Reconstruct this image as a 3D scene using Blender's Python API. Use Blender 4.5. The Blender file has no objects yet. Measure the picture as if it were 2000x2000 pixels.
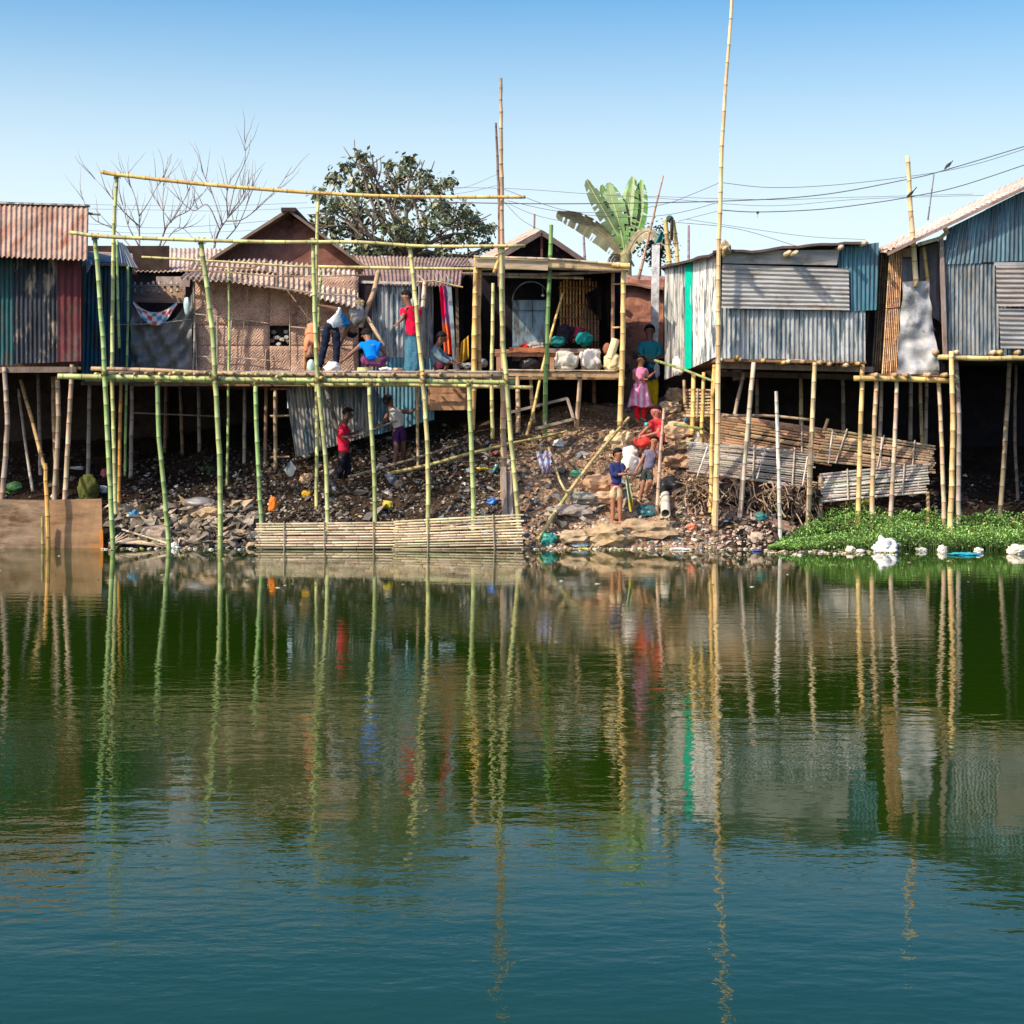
import bpy, bmesh, math, random
from mathutils import Vector as V, noise, Matrix
random.seed(7)
rnd = random.random
def ru(a, b): return a + (b - a) * random.random()

# ------------------------------------------------------------------ camera, sky, sun, exposure
C = bpy.context.scene.collection
scn = bpy.context.scene
F, H, HY = 3300.0, 2.0, 852.0            # focal length in photo pixels, eye height, horizon row
cam = bpy.data.cameras.new('camera'); camo = bpy.data.objects.new('camera', cam); C.objects.link(camo)
camo.location = (0, 0, H); camo.rotation_euler = (math.radians(90), 0, 0)
cam.sensor_width = 36; cam.lens = 36 * F / 2000; cam.shift_y = -(1000 - HY) / 2000
cam.clip_end = 6000; cam.clip_start = 0.1
scn.camera = camo
SUN = V((-0.60, -0.46, 0.66)).normalized()
w = bpy.data.worlds.new('World'); scn.world = w; w.use_nodes = True
nt = w.node_tree; nt.nodes.clear()
sky = nt.nodes.new('ShaderNodeTexSky'); sky.sky_type = 'NISHITA'; sky.sun_disc = False
sky.sun_elevation = math.asin(SUN.z); sky.sun_rotation = math.atan2(SUN.x, SUN.y)
sky.air_density = 1.2; sky.dust_density = 4.0; sky.ozone_density = 3.0; sky.altitude = 0
hs = nt.nodes.new('ShaderNodeHueSaturation'); hs.inputs['Saturation'].default_value = 2.0
hs.inputs['Value'].default_value = 1.0
bg = nt.nodes.new('ShaderNodeBackground'); bg.inputs['Strength'].default_value = 0.14
wo = nt.nodes.new('ShaderNodeOutputWorld')
# whitish summer haze low over the horizon, by height angle
gtc = nt.nodes.new('ShaderNodeTexCoord'); gsp = nt.nodes.new('ShaderNodeSeparateXYZ'); nt.links.new(gtc.outputs['Generated'], gsp.inputs[0])
gmr = nt.nodes.new('ShaderNodeMapRange'); gmr.interpolation_type = 'SMOOTHSTEP'; nt.links.new(gsp.outputs[2], gmr.inputs[0])
gmr.inputs[1].default_value = 0.08; gmr.inputs[2].default_value = 0.33; gmr.inputs[3].default_value = 0.92; gmr.inputs[4].default_value = 0.0
gmx = nt.nodes.new('ShaderNodeMix'); gmx.data_type = 'RGBA'; gmx.inputs[7].default_value = (4.6, 5.4, 5.8, 1)
nt.links.new(gmr.outputs[0], gmx.inputs[0])
nt.links.new(sky.outputs[0], hs.inputs['Color']); nt.links.new(hs.outputs[0], gmx.inputs[6]); nt.links.new(gmx.outputs[2], bg.inputs['Color']); nt.links.new(bg.outputs[0], wo.inputs['Surface'])
sl = bpy.data.lights.new('sun', 'SUN'); sl.energy = 3.6; sl.angle = math.radians(0.5); sl.color = (1.0, 0.88, 0.68)
so = bpy.data.objects.new('sun', sl); C.objects.link(so)
so.rotation_euler = SUN.to_track_quat('Z', 'Y').to_euler(); so.location = (-20, -10, 30)
scn.view_settings.view_transform = 'Standard'; scn.view_settings.look = 'None'
scn.view_settings.exposure = 0.5; scn.view_settings.gamma = 1
scn.render.resolution_x = 1024; scn.render.resolution_y = 1024

# ------------------------------------------------------------------ materials
MATS = {}
def nodes(name):
    m = bpy.data.materials.new(name); m.use_nodes = True
    n = m.node_tree; n.nodes.clear()
    o = n.nodes.new('ShaderNodeOutputMaterial'); b = n.nodes.new('ShaderNodeBsdfPrincipled')
    n.links.new(b.outputs[0], o.inputs['Surface'])
    return m, n, b
def N(n, t, **k):
    x = n.nodes.new(t)
    for a, v in k.items():
        if a.startswith('i_'): x.inputs[a[2:].replace('_', ' ')].default_value = v
        else: setattr(x, a, v)
    return x
def mixc(n, a, b, fac, mode='MIX'):
    x = n.nodes.new('ShaderNodeMix'); x.data_type = 'RGBA'; x.blend_type = mode
    for s, i in ((fac, 0), (a, 6), (b, 7)):
        if hasattr(s, 'is_output') or isinstance(s, bpy.types.NodeSocket): n.links.new(s, x.inputs[i])
        else: x.inputs[i].default_value = s if i == 0 else (*s, 1) if len(s) == 3 else s
    return x.outputs[2]
def ramp(n, src, pts):
    r = n.nodes.new('ShaderNodeValToRGB'); e = r.color_ramp.elements
    e[0].position, e[1].position = pts[0][0], pts[-1][0]
    e[0].color = (*pts[0][1], 1); e[1].color = (*pts[-1][1], 1)
    for p, c in pts[1:-1]:
        q = e.new(p); q.color = (*c, 1)
    n.links.new(src, r.inputs[0]); return r.outputs[0]
def mat(name, rough=.8, metal=0.0, ns=3.0, na=.35, stretch=(1, 1, 1), bump=.0, bscale=20, dirt=None, dthr=.55, dscale=2.0, dstretch=(1, 1, 1), spec=.4, trans=0, dsoft=.12, dirt2=None):
    """surface coloured by the thing's own Col attribute, weathered with noise; dirt = second colour in patches"""
    m, n, b = nodes(name)
    tc = N(n, 'ShaderNodeTexCoord'); at = N(n, 'ShaderNodeAttribute', attribute_name='Col')
    mp = N(n, 'ShaderNodeMapping'); mp.inputs['Scale'].default_value = stretch
    n.links.new(tc.outputs['Object'], mp.inputs[0])
    nz = N(n, 'ShaderNodeTexNoise', i_Scale=ns, i_Detail=6.0, i_Roughness=.65); n.links.new(mp.outputs[0], nz.inputs['Vector'])
    lo, hi = 1 - na, 1 + na
    r = ramp(n, nz.outputs[0], [(.3, (lo,) * 3), (.7, (hi,) * 3)])
    # noise brightness multiplies own colour
    c = mixc(n, at.outputs['Color'], r, 1.0, 'MULTIPLY')
    if dirt:
        mp2 = N(n, 'ShaderNodeMapping'); mp2.inputs['Scale'].default_value = dstretch; mp2.inputs['Location'].default_value = (3.1, 1.7, .4)
        n.links.new(tc.outputs['Object'], mp2.inputs[0])
        n2 = N(n, 'ShaderNodeTexNoise', i_Scale=dscale, i_Detail=7.0, i_Roughness=.7); n.links.new(mp2.outputs[0], n2.inputs['Vector'])
        f = ramp(n, n2.outputs[0], [(dthr, (0, 0, 0)), (dthr + dsoft, (1, 1, 1))])
        c = mixc(n, c, dirt, f)
    if dirt2:
        n4 = N(n, 'ShaderNodeTexNoise', i_Scale=1.7, i_Detail=8.0, i_Roughness=.75); n.links.new(tc.outputs['Object'], n4.inputs['Vector'])
        c = mixc(n, c, dirt2, ramp(n, n4.outputs[0], [(.54, (0, 0, 0)), (.70, (.85,) * 3)]))
    n.links.new(c, b.inputs['Base Color'])
    b.inputs['Roughness'].default_value = rough; b.inputs['Metallic'].default_value = metal
    b.inputs['Specular IOR Level'].default_value = spec
    if trans: b.inputs['Subsurface Weight'].default_value = 0
    if bump:
        n3 = N(n, 'ShaderNodeTexNoise', i_Scale=bscale, i_Detail=5.0); n.links.new(mp.outputs[0], n3.inputs['Vector'])
        bp = N(n, 'ShaderNodeBump', i_Strength=bump, i_Distance=.02); n.links.new(n3.outputs[0], bp.inputs['Height'])
        n.links.new(bp.outputs[0], b.inputs['Normal'])
    MATS[name] = m
    return m
mat('bamboo', rough=.55, ns=5, na=.28, stretch=(1, 1, .5), dirt=(.13, .10, .065), dthr=.55, dscale=4.5, dstretch=(1, 1, .35), dsoft=.2, spec=.35)
mat('old_wood', rough=.9, ns=6, na=.4, stretch=(1, 1, .4), bump=.4, bscale=30, spec=.2)
mat('slat', rough=.75, ns=9, na=.35, stretch=(.25, 1, 2), dirt=(.12, .09, .06), dthr=.6, dscale=3, spec=.25)
mat('zinc', rough=.45, metal=.25, ns=3.2, na=.5, stretch=(3, 3, .35), dirt=(.075, .125, .165), dthr=.485, dscale=2.4, dstretch=(3.5, 3.5, .5), spec=.5, dsoft=.09, bump=.35, bscale=5, dirt2=(.24, .18, .13))  # blue patches paint in the shaded corrugation's sky tint; brown ones are grime
mat('zinc_flat', rough=.5, metal=.25, ns=3.2, na=.35, stretch=(.5, 3, 3), dirt=(.30, .22, .17), dthr=.57, dscale=1.6, dstretch=(.5, 3, 3), spec=.5, dirt2=(.20, .13, .09))
mat('rusty', rough=.85, ns=2.2, na=.35, stretch=(2, .6, .6), dirt=(.25, .085, .035), dthr=.50, dscale=1.3, dstretch=(2.2, .5, .5), spec=.2, dsoft=.18)
mat('painted_tin', rough=.65, ns=2.5, na=.55, stretch=(2, 2, .5), dirt2=(.13, .12, .11), dirt=(.07, .055, .045), dthr=.50, dscale=2.5, dstretch=(2, 2, .6), spec=.3)
mat('tar_tin', rough=.75, ns=4, na=.7, stretch=(3, 3, .5), dirt=(.32, .26, .20), dthr=.53, dscale=2.6, dstretch=(1.6, 1.6, .6), spec=.3, dsoft=.1)
mat('roof_sheet', rough=.85, ns=3, na=.35, dirt=(.16, .11, .085), dthr=.52, dscale=2.5, spec=.2)
mat('mud', rough=.95, ns=5, na=.35, bump=.6, bscale=12, dirt=(.09, .045, .04), dthr=.58, dscale=2.0, spec=.1)
mat('cloth', rough=.9, ns=7, na=.18, bump=.2, bscale=40, spec=.15)
mat('print_cloth', rough=.9, ns=60, na=.65, spec=.15)
mat('tarp', rough=.55, ns=3, na=.5, bump=.5, bscale=8, dirt=(.05, .045, .04), dthr=.55, dscale=1.8, spec=.4)
mat('plastic', rough=.4, ns=6, na=.2, bump=.3, bscale=25, spec=.5)
mat('skin', rough=.6, ns=10, na=.1, spec=.35)
mat('hair', rough=.85, ns=60, na=.4, spec=.2)
mat('stone', rough=.95, ns=6, na=.45, bump=.7, bscale=15, spec=.15)
mat('litter', rough=.75, ns=14, na=.35, spec=.3)
mat('leaf', rough=.45, ns=3, na=.35, spec=.45)
mat('bark', rough=.95, ns=9, na=.4, bump=.5, bscale=30, spec=.1)
mat('ply', rough=.8, ns=2.0, na=.4, stretch=(.6, 1, 3), dirt=(.10, .055, .03), dthr=.52, dirt2=(.48, .20, .06), dscale=1.2, dstretch=(.5, 1, 2), spec=.2)
mat('dark', rough=.9, ns=4, na=.5, spec=.1)
mat('wire', rough=.6, ns=2, na=.1, spec=.3)
mat('feather', rough=.6, ns=30, na=.3, spec=.3)

def woven():
    m, n, b = nodes('woven')
    tc = N(n, 'ShaderNodeTexCoord')
    sx = N(n, 'ShaderNodeSeparateXYZ'); n.links.new(tc.outputs['Object'], sx.inputs[0])
    cx = N(n, 'ShaderNodeCombineXYZ'); n.links.new(sx.outputs[0], cx.inputs[0]); n.links.new(sx.outputs[2], cx.inputs[1])
    wb = N(n, 'ShaderNodeTexNoise', i_Scale=2.5, i_Detail=3.0); n.links.new(cx.outputs[0], wb.inputs['Vector'])
    ad = N(n, 'ShaderNodeMix', data_type='VECTOR'); 
    # gentle warp of the weave so that it sags and is not regular
    sc = N(n, 'ShaderNodeVectorMath', operation='SCALE'); n.links.new(wb.outputs['Color'], sc.inputs[0]); sc.inputs['Scale'].default_value = .09
    av = N(n, 'ShaderNodeVectorMath', operation='ADD'); n.links.new(cx.outputs[0], av.inputs[0]); n.links.new(sc.outputs[0], av.inputs[1])
    n.nodes.remove(ad)
    def wave(rot):
        mp = N(n, 'ShaderNodeMapping'); mp.inputs['Rotation'].default_value = (0, 0, math.radians(rot)); n.links.new(av.outputs[0], mp.inputs[0])
        wv = N(n, 'ShaderNodeTexWave', i_Scale=7.5, i_Distortion=1.2, i_Detail=1.0); n.links.new(mp.outputs[0], wv.inputs['Vector']); return wv.outputs['Fac']
    ck = N(n, 'ShaderNodeTexChecker', i_Scale=11.0)
    mp = N(n, 'ShaderNodeMapping'); mp.inputs['Rotation'].default_value = (0, 0, math.radians(45)); n.links.new(av.outputs[0], mp.inputs[0]); n.links.new(mp.outputs[0], ck.inputs[0])
    mx = N(n, 'ShaderNodeMix'); n.links.new(ck.outputs['Fac'], mx.inputs[0]); n.links.new(wave(45), mx.inputs[2]); n.links.new(wave(-45), mx.inputs[3])
    at = N(n, 'ShaderNodeAttribute', attribute_name='Col')
    r = ramp(n, mx.outputs[0], [(.1, (.82,) * 3), (.6, (1.04,) * 3)])
    c = mixc(n, at.outputs['Color'], r, 1.0, 'MULTIPLY')
    nz = N(n, 'ShaderNodeTexNoise', i_Scale=1.5, i_Detail=8.0, i_Roughness=.75); n.links.new(tc.outputs['Object'], nz.inputs['Vector'])
    r2 = ramp(n, nz.outputs[0], [(.36, (.42, .35, .34)), (.47, (.85, .8, .78)), (.55, (1.1, 1.05, 1.0)), (.66, (1.5, 1.32, 1.22))])
    c = mixc(n, c, r2, 1.0, 'MULTIPLY')
    n.links.new(c, b.inputs['Base Color']); b.inputs['Roughness'].default_value = .85
    bp = N(n, 'ShaderNodeBump', i_Strength=.6, i_Distance=.02); n.links.new(mx.outputs[0], bp.inputs['Height']); n.links.new(bp.outputs[0], b.inputs['Normal'])
    MATS['woven'] = m
woven()
def earth():
    m, n, b = nodes('earth')
    tc = N(n, 'ShaderNodeTexCoord')
    n1 = N(n, 'ShaderNodeTexNoise', i_Scale=1.1, i_Detail=9.0, i_Roughness=.72); n.links.new(tc.outputs['Object'], n1.inputs['Vector'])
    c = ramp(n, n1.outputs[0], [(.34, (.12, .085, .065)), (.47, (.28, .19, .13)), (.56, (.42, .29, .20)), (.68, (.52, .40, .29))])
    n2 = N(n, 'ShaderNodeTexNoise', i_Scale=14.0, i_Detail=6.0, i_Roughness=.8); n.links.new(tc.outputs['Object'], n2.inputs['Vector'])
    c = mixc(n, c, ramp(n, n2.outputs[0], [(.32, (.5,) * 3), (.62, (1.2,) * 3)]), 1.0, 'MULTIPLY')
    at = N(n, 'ShaderNodeAttribute', attribute_name='Col'); c = mixc(n, c, at.outputs['Color'], 1.0, 'MULTIPLY')
    vo = N(n, 'ShaderNodeTexVoronoi', i_Scale=16.0); n.links.new(tc.outputs['Object'], vo.inputs['Vector'])
    n.links.new(c, b.inputs['Base Color']); b.inputs['Roughness'].default_value = .95; b.inputs['Specular IOR Level'].default_value = .15
    ma = N(n, 'ShaderNodeMath', operation='ADD'); n.links.new(n2.outputs[0], ma.inputs[0]); n.links.new(vo.outputs['Distance'], ma.inputs[1])
    bp = N(n, 'ShaderNodeBump', i_Strength=1.0, i_Distance=.06); n.links.new(ma.outputs[0], bp.inputs['Height']); n.links.new(bp.outputs[0], b.inputs['Normal'])
    MATS['earth'] = m
earth()
def water():
    m, n, b = nodes('pond_water')
    tc = N(n, 'ShaderNodeTexCoord')
    def rip(sx, sy, scale, det, rough=.5, loc=0):
        mp = N(n, 'ShaderNodeMapping'); mp.inputs['Scale'].default_value = (sx, sy, 1); mp.inputs['Location'].default_value = (loc, loc * .7, 0)
        mp.inputs['Rotation'].default_value = (0, 0, math.radians(4))
        n.links.new(tc.outputs['Object'], mp.inputs[0])
        z = N(n, 'ShaderNodeTexNoise', i_Scale=scale, i_Detail=det, i_Roughness=rough); n.links.new(mp.outputs[0], z.inputs['Vector']); return z.outputs[0]
    a = rip(1.1, 2.2, 1.6, 2.0); bb = rip(2.2, 3.4, 4.4, 2.5, loc=5); cc = rip(.4, 1.0, .22, 2.0, loc=9)
    # calm and ruffled bands
    patch = ramp(n, cc, [(.40, (.25,) * 3), (.62, (1,) * 3)])
    m1 = N(n, 'ShaderNodeMath', operation='MULTIPLY'); n.links.new(bb, m1.inputs[0]); m1.inputs[1].default_value = .34
    m2 = N(n, 'ShaderNodeMath', operation='ADD'); n.links.new(a, m2.inputs[0]); n.links.new(m1.outputs[0], m2.inputs[1])
    # the sheltered strip by the bank lies calmer
    sep = N(n, 'ShaderNodeSeparateXYZ'); n.links.new(tc.outputs['Object'], sep.inputs[0])
    mr = N(n, 'ShaderNodeMapRange'); n.links.new(sep.outputs[1], mr.inputs[0]); mr.inputs[1].default_value = 30.5; mr.inputs[2].default_value = 17.0; mr.inputs[3].default_value = .26; mr.inputs[4].default_value = 1.0
    m3 = N(n, 'ShaderNodeMath', operation='MULTIPLY'); n.links.new(patch, m3.inputs[0]); n.links.new(mr.outputs[0], m3.inputs[1])
    m4 = N(n, 'ShaderNodeMath', operation='MULTIPLY'); n.links.new(m3.outputs[0], m4.inputs[0]); m4.inputs[1].default_value = .095
    bp = N(n, 'ShaderNodeBump', i_Distance=.055); n.links.new(m4.outputs[0], bp.inputs['Strength']); n.links.new(m2.outputs[0], bp.inputs['Height'])
    n.links.new(bp.outputs[0], b.inputs['Normal'])
    b.inputs['Base Color'].default_value = (.012, .034, .0015, 1)
    b.inputs['Roughness'].default_value = .025; b.inputs['IOR'].default_value = 1.33; b.inputs['Specular IOR Level'].default_value = .5
    MATS['water'] = m
water()

# ------------------------------------------------------------------ geometry helpers
def P(x, y, Y): return V(((x - 1000) * Y / F, Y, H + (HY - y) * Y / F))
ICO = {}
def ico(k):
    if k not in ICO:
        b = bmesh.new(); bmesh.ops.create_icosphere(b, subdivisions=k, radius=1)
        ICO[k] = ([v.co.copy() for v in b.verts], [[v.index for v in f.verts] for f in b.faces]); b.free()
    return ICO[k]
ROOT = {}
def jit(c, a=.08):
    k = 1 + ru(-a, a); return tuple(max(0, x * k * (1 + ru(-a, a) * .3)) for x in c)
def crom(pts, n=6):
    """smooth path through the points"""
    if len(pts) < 3: return [V(p) for p in pts]
    q = [pts[0] * 2 - pts[1]] + list(pts) + [pts[-1] * 2 - pts[-2]]; out = []
    for i in range(1, len(q) - 2):
        for k in range(n):
            t = k / n; a, b, c, d = q[i - 1], q[i], q[i + 1], q[i + 2]
            out.append(.5 * ((2 * b) + (c - a) * t + (2 * a - 5 * b + 4 * c - d) * t * t + (3 * b - a - 3 * c + d) * t ** 3))
    out.append(V(pts[-1])); return out
class G:
    def __init__(s): s.v = []; s.f = []; s.c = []
    def add(s, vs, fs, col):
        o = len(s.v); s.v += [V(v) for v in vs]; s.f += [[i + o for i in f] for f in fs]
        if isinstance(col, list): s.c += col
        else: s.c += [col] * len(vs)
    def tube(s, path, rad, col, sides=8, cap=True):
        n = len(path)
        if not isinstance(rad, (list, tuple)): rad = [rad] * n
        vs, fs, cs = [], [], []
        up = None
        for i, p in enumerate(path):
            d = (path[min(i + 1, n - 1)] - path[max(i - 1, 0)])
            d = d.normalized() if d.length > 1e-9 else V((0, 0, 1))
            if up is None: up = d.orthogonal().normalized()
            a = up - d * up.dot(d)
            a = a.normalized() if a.length > 1e-6 else d.orthogonal().normalized()
            up = a; b = d.cross(a)
            for k in range(sides):
                t = 2 * math.pi * k / sides
                vs.append(p + (a * math.cos(t) + b * math.sin(t)) * rad[i]); cs.append(col[i] if isinstance(col, list) else col)
        for i in range(n - 1):
            for k in range(sides):
                k2 = (k + 1) % sides
                fs.append([i * sides + k, i * sides + k2, (i + 1) * sides + k2, (i + 1) * sides + k])
        if cap: fs.append(list(range(sides))[::-1]); fs.append([(n - 1) * sides + k for k in range(sides)])
        s.add(vs, fs, cs)
    def bamboo(s, pts, r, col, taper=.8, node=.30, sides=8, wob=.5):
        path = crom([V(p) for p in pts], 8); r = r * .86
        L = [0]
        for a, b in zip(path, path[1:]): L.append(L[-1] + (b - a).length)
        T = L[-1]
        def at(d):
            d = max(0, min(T, d))
            for i in range(len(L) - 1):
                if L[i + 1] >= d:
                    k = (d - L[i]) / max(1e-9, L[i + 1] - L[i]); return path[i].lerp(path[i + 1], k)
            return path[-1]
        ds, rs, cs = [], [], []
        d = ru(.03, node * .7); cur = 0
        off = {}
        def put(x, rr, c): ds.append(x); rs.append(rr); cs.append(c)
        def rr(x): return r * (1 + (taper - 1) * x / max(T, .01))
        base = jit(col, .1)
        put(0, rr(0), base)
        while d < T - .03:
            e = min(.012, r * .5)
            c2 = jit(col, .24)
            put(d - e * 1.6, rr(d), base)
            q_ = ru(1.04, 1.14); put(d - e * .3, rr(d) * q_, tuple(x * .5 for x in col)); put(d + e * .3, rr(d) * q_, tuple(x * .6 for x in col))
            put(d + e * 1.6, rr(d), tuple(min(1, x * 1.25 + .03) for x in c2))
            base = c2
            d += node * ru(.65, 1.35)
        put(T, rr(T), base)
        pp = []; w = V((0, 0, 0)); last = -1
        for x in ds:
            if x - last > .08: w = V((ru(-1, 1), ru(-1, 1), ru(-.3, .3))) * r * .22 * wob
            last = x; pp.append(at(x) + w)
        cs = [tuple(x * (.55 + .45 * min(1, max(0, (p.z - .02) / .09))) for x in c) for p, c in zip(pp, cs)]   # wet slime line by the water
        s.tube(pp, rs, cs, sides)
    def box(s, a, b, col, rot=None, org=None):
        (x0, y0, z0), (x1, y1, z1) = a, b
        vs = [V(p) for p in ((x0, y0, z0), (x1, y0, z0), (x1, y1, z0), (x0, y1, z0), (x0, y0, z1), (x1, y0, z1), (x1, y1, z1), (x0, y1, z1))]
        if rot: vs = [org + rot @ (v - org) for v in vs]
        s.add(vs, [[0, 3, 2, 1], [4, 5, 6, 7], [0, 1, 5, 4], [1, 2, 6, 5], [2, 3, 7, 6], [3, 0, 4, 7]], col)
    def beam(s, a, b, w, h, col):
        a, b = V(a), V(b); d = (b - a).normalized(); up = V((0, 0, 1)) if abs(d.z) < .9 else V((0, 1, 0))
        x = d.cross(up).normalized() * w / 2; y = x.cross(d).normalized() * h / 2
        vs = [a - x - y, a + x - y, a + x + y, a - x + y, b - x - y, b + x - y, b + x + y, b - x + y]
        s.add(vs, [[0, 3, 2, 1], [4, 5, 6, 7], [0, 1, 5, 4], [1, 2, 6, 5], [2, 3, 7, 6], [3, 0, 4, 7]], col)
    def slab(s, q, th, col, nu=1, nv=1, wob=0.0, seed=0):
        """four corners bl br tr tl, thickness away from the viewer"""
        a, b, c, d = [V(p) for p in q]; nrm = (b - a).cross(d - a).normalized()
        if nrm.y > 0: nrm = -nrm
        vs = []; fs = []
        for side in (0, 1):
            for j in range(nv + 1):
                for i in range(nu + 1):
                    u, v = i / nu, j / nv
                    p = a.lerp(b, u).lerp(d.lerp(c, u), v)
                    o = noise.noise(p * 1.7 + V((seed, 0, 0))) * wob + noise.noise(p * 5 + V((seed, 5, 0))) * wob * .4
                    vs.append(p + nrm * (o - side * th))
        W = nu + 1; S = W * (nv + 1)
        for j in range(nv):
            for i in range(nu):
                k = j * W + i
                fs.append([k, k + 1, k + W + 1, k + W]); fs.append([S + k, S + k + W, S + k + W + 1, S + k + 1])
        for i in range(nu):
            fs.append([i, S + i, S + i + 1, i + 1]); k = nv * W + i; fs.append([k, k + 1, S + k + 1, S + k])
        for j in range(nv):
            k = j * W; fs.append([k, k + W, S + k + W, S + k]); k = j * W + nu; fs.append([k, S + k, S + k + W, k + W])
        s.add(vs, fs, col)
    def corr(s, q, col, vertical=True, pitch=.083, amp=.016, rag=.012, seed=0, wob=.022, nv=8, th=.004, ragged=(1, 1)):
        """corrugated sheet; corners bl br tr tl; ridges run bl->tl when vertical, else bl->br"""
        a, b, c, d = [V(p) for p in q]
        if not vertical: a, b, c, d = a, d, c, b      # swap axes
        nrm = (b - a).cross(d - a).normalized()
        if nrm.y > 0 or (abs(nrm.y) < .05 and nrm.z < 0): nrm = -nrm
        Lw = max((b - a).length, (c - d).length); nu = max(4, int(Lw / pitch * 6))
        Lv = max((d - a).length, (c - b).length)
        rr = random.Random(seed + 11)
        e0 = [0] * (nu + 1); e1 = [0] * (nu + 1); x0 = x1 = 0
        shn = max(1, int(.75 / (pitch / 6)))
        for i in range(nu + 1):
            if i % shn == 0: x0, x1 = rr.uniform(-rag, rag) * ragged[0], rr.uniform(-rag, rag) * ragged[1]; lap = rr.uniform(-.004, .004); tone = rr.uniform(.88, 1.1)
            e0[i] = (x0, tone, lap); e1[i] = (x1, tone, lap)
        vs, fs, cs = [], [], []
        for side in (0, 1):
            for j in range(nv + 1):
                for i in range(nu + 1):
                    u = i / nu; v = j / nv
                    lo, hi = a.lerp(b, u), d.lerp(c, u); dr = (hi - lo).normalized()
                    p = lo.lerp(hi, v)
                    if j == 0: p = p + dr * e0[i][0]
                    if j == nv: p = p + dr * e1[i][0]
                    dn = noise.noise(p * 2.6 + V((seed, 4, 0))); o = amp * (1 - .5 * max(0, dn)) * math.cos(u * Lw / pitch * 2 * math.pi) + e0[i][2] + noise.noise(p * 1.3 + V((seed, 0, 0))) * wob + dn * wob * .35
                    vs.append(p + nrm * (o - side * th)); cs.append(tuple(x * e0[i][1] for x in col))
        W = nu + 1; S = W * (nv + 1)
        for j in range(nv):
            for i in range(nu):
                k = j * W + i
                fs.append([k, k + 1, k + W + 1, k + W]); fs.append([S + k, S + k + W, S + k + W + 1, S + k + 1])
        for i in range(nu):
            fs.append([i, S + i, S + i + 1, i + 1]); k = nv * W + i; fs.append([k, k + 1, S + k + 1, S + k])
        for j in range(nv):
            k = j * W; fs.append([k, k + W, S + k + W, S + k]); k = j * W + nu; fs.append([k, S + k, S + k + W, k + W])
        s.add(vs, fs, cs)
    def lump(s, c, r, col, seed=0, k=3, amp=.25, fr=1.6, sq=0.0, rot=0, flat=None, crease=0.0):
        vs, fs = ico(k); out = []; cs = []
        M = Matrix.Rotation(rot, 3, 'Z') if not isinstance(rot, Matrix) else rot
        for v in vs:
            u = v.copy()
            if sq:
                e = 1 - sq * .6
                u = V([math.copysign(abs(x) ** e, x) for x in u])
            n1 = noise.noise(v * fr + V((seed * 7.3, seed, 0))) * amp + noise.noise(v * fr * 3 + V((seed, 3, 0))) * amp * .4
            if crease: n1 += crease * (.35 - abs(noise.noise(v * fr * 1.9 + V((seed * 3.1, 9, seed)))) * 1.6 - abs(noise.noise(v * fr * 5 + V((seed, 1, 4)))) * .6)
            u = u * (1 + n1)
            if flat is not None and u.z < -flat: u.z = -flat + (u.z + flat) * .15
            u = V((u.x * r[0], u.y * r[1], u.z * r[2]))
            out.append(V(c) + M @ u)
        s.add(out, fs, col)
    def cloth(s, q, col, nu=14, nv=10, fold=.03, nf=4, sag=0, th=.004, seed=0, colf=None):
        a, b, c, d = [V(p) for p in q]; nrm = (b - a).cross(d - a).normalized()
        if nrm.y > 0: nrm = -nrm
        vs, cs, fs = [], [], []
        for side in (0, 1):
            for j in range(nv + 1):
                for i in range(nu + 1):
                    u, v = i / nu, j / nv
                    p = a.lerp(b, u).lerp(d.lerp(c, u), v)
                    p = p - V((0, 0, 1)) * sag * math.sin(u * math.pi) * (1 if v > .5 else .6)
                    o = fold * math.sin(u * nf * 2 * math.pi + seed + 1.5 * noise.noise(p * 2)) * (1.1 - .5 * v) + noise.noise(p * 3 + V((seed, 0, 0))) * fold * 1.2
                    vs.append(p + nrm * (o - side * th)); cs.append(colf(u, v) if colf else col)
        W = nu + 1; S = W * (nv + 1)
        for j in range(nv):
            for i in range(nu):
                k = j * W + i
                fs.append([k, k + 1, k + W + 1, k + W]); fs.append([S + k, S + k + W, S + k + W + 1, S + k + 1])
        s.add(vs, fs, cs)
    def build(s, name, m, parent=None, smooth=False, base=True, kind=None):
        me = bpy.data.meshes.new(name)
        if parent is not None: L = ROOT[parent.name]
        elif base and s.v:
            zs = min(v.z for v in s.v); L = V((sum(v.x for v in s.v) / len(s.v), sum(v.y for v in s.v) / len(s.v), zs))
        else: L = V((0, 0, 0))
        me.from_pydata([v - L for v in s.v], [], s.f)
        ca = me.color_attributes.new('Col', 'FLOAT_COLOR', 'POINT')
        ca.data.foreach_set('color', [x for c in s.c for x in (c[0], c[1], c[2], 1.0)])
        me.materials.append(MATS[m])
        if smooth: me.polygons.foreach_set('use_smooth', [True] * len(me.polygons))
        me.update()
        o = bpy.data.objects.new(name, me); C.objects.link(o)
        if parent is not None: o.parent = parent
        else: o.location = L
        ROOT[o.name] = L
        if kind: o['kind'] = kind
        return o
def tag(o, label, cat, group=None):
    o['label'] = label; o['category'] = cat
    if group: o['group'] = group
    return o
def thing(name, loc, label, cat, group=None):
    o = bpy.data.objects.new(name, None); C.objects.link(o); o.location = V(loc); o.empty_display_size = .2
    ROOT[o.name] = V(loc); return tag(o, label, cat, group)
def one(name, m, label, cat, fn, group=None, smooth=False):
    g = G(); fn(g); return tag(g.build(name, m, None, smooth), label, cat, group)

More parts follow.
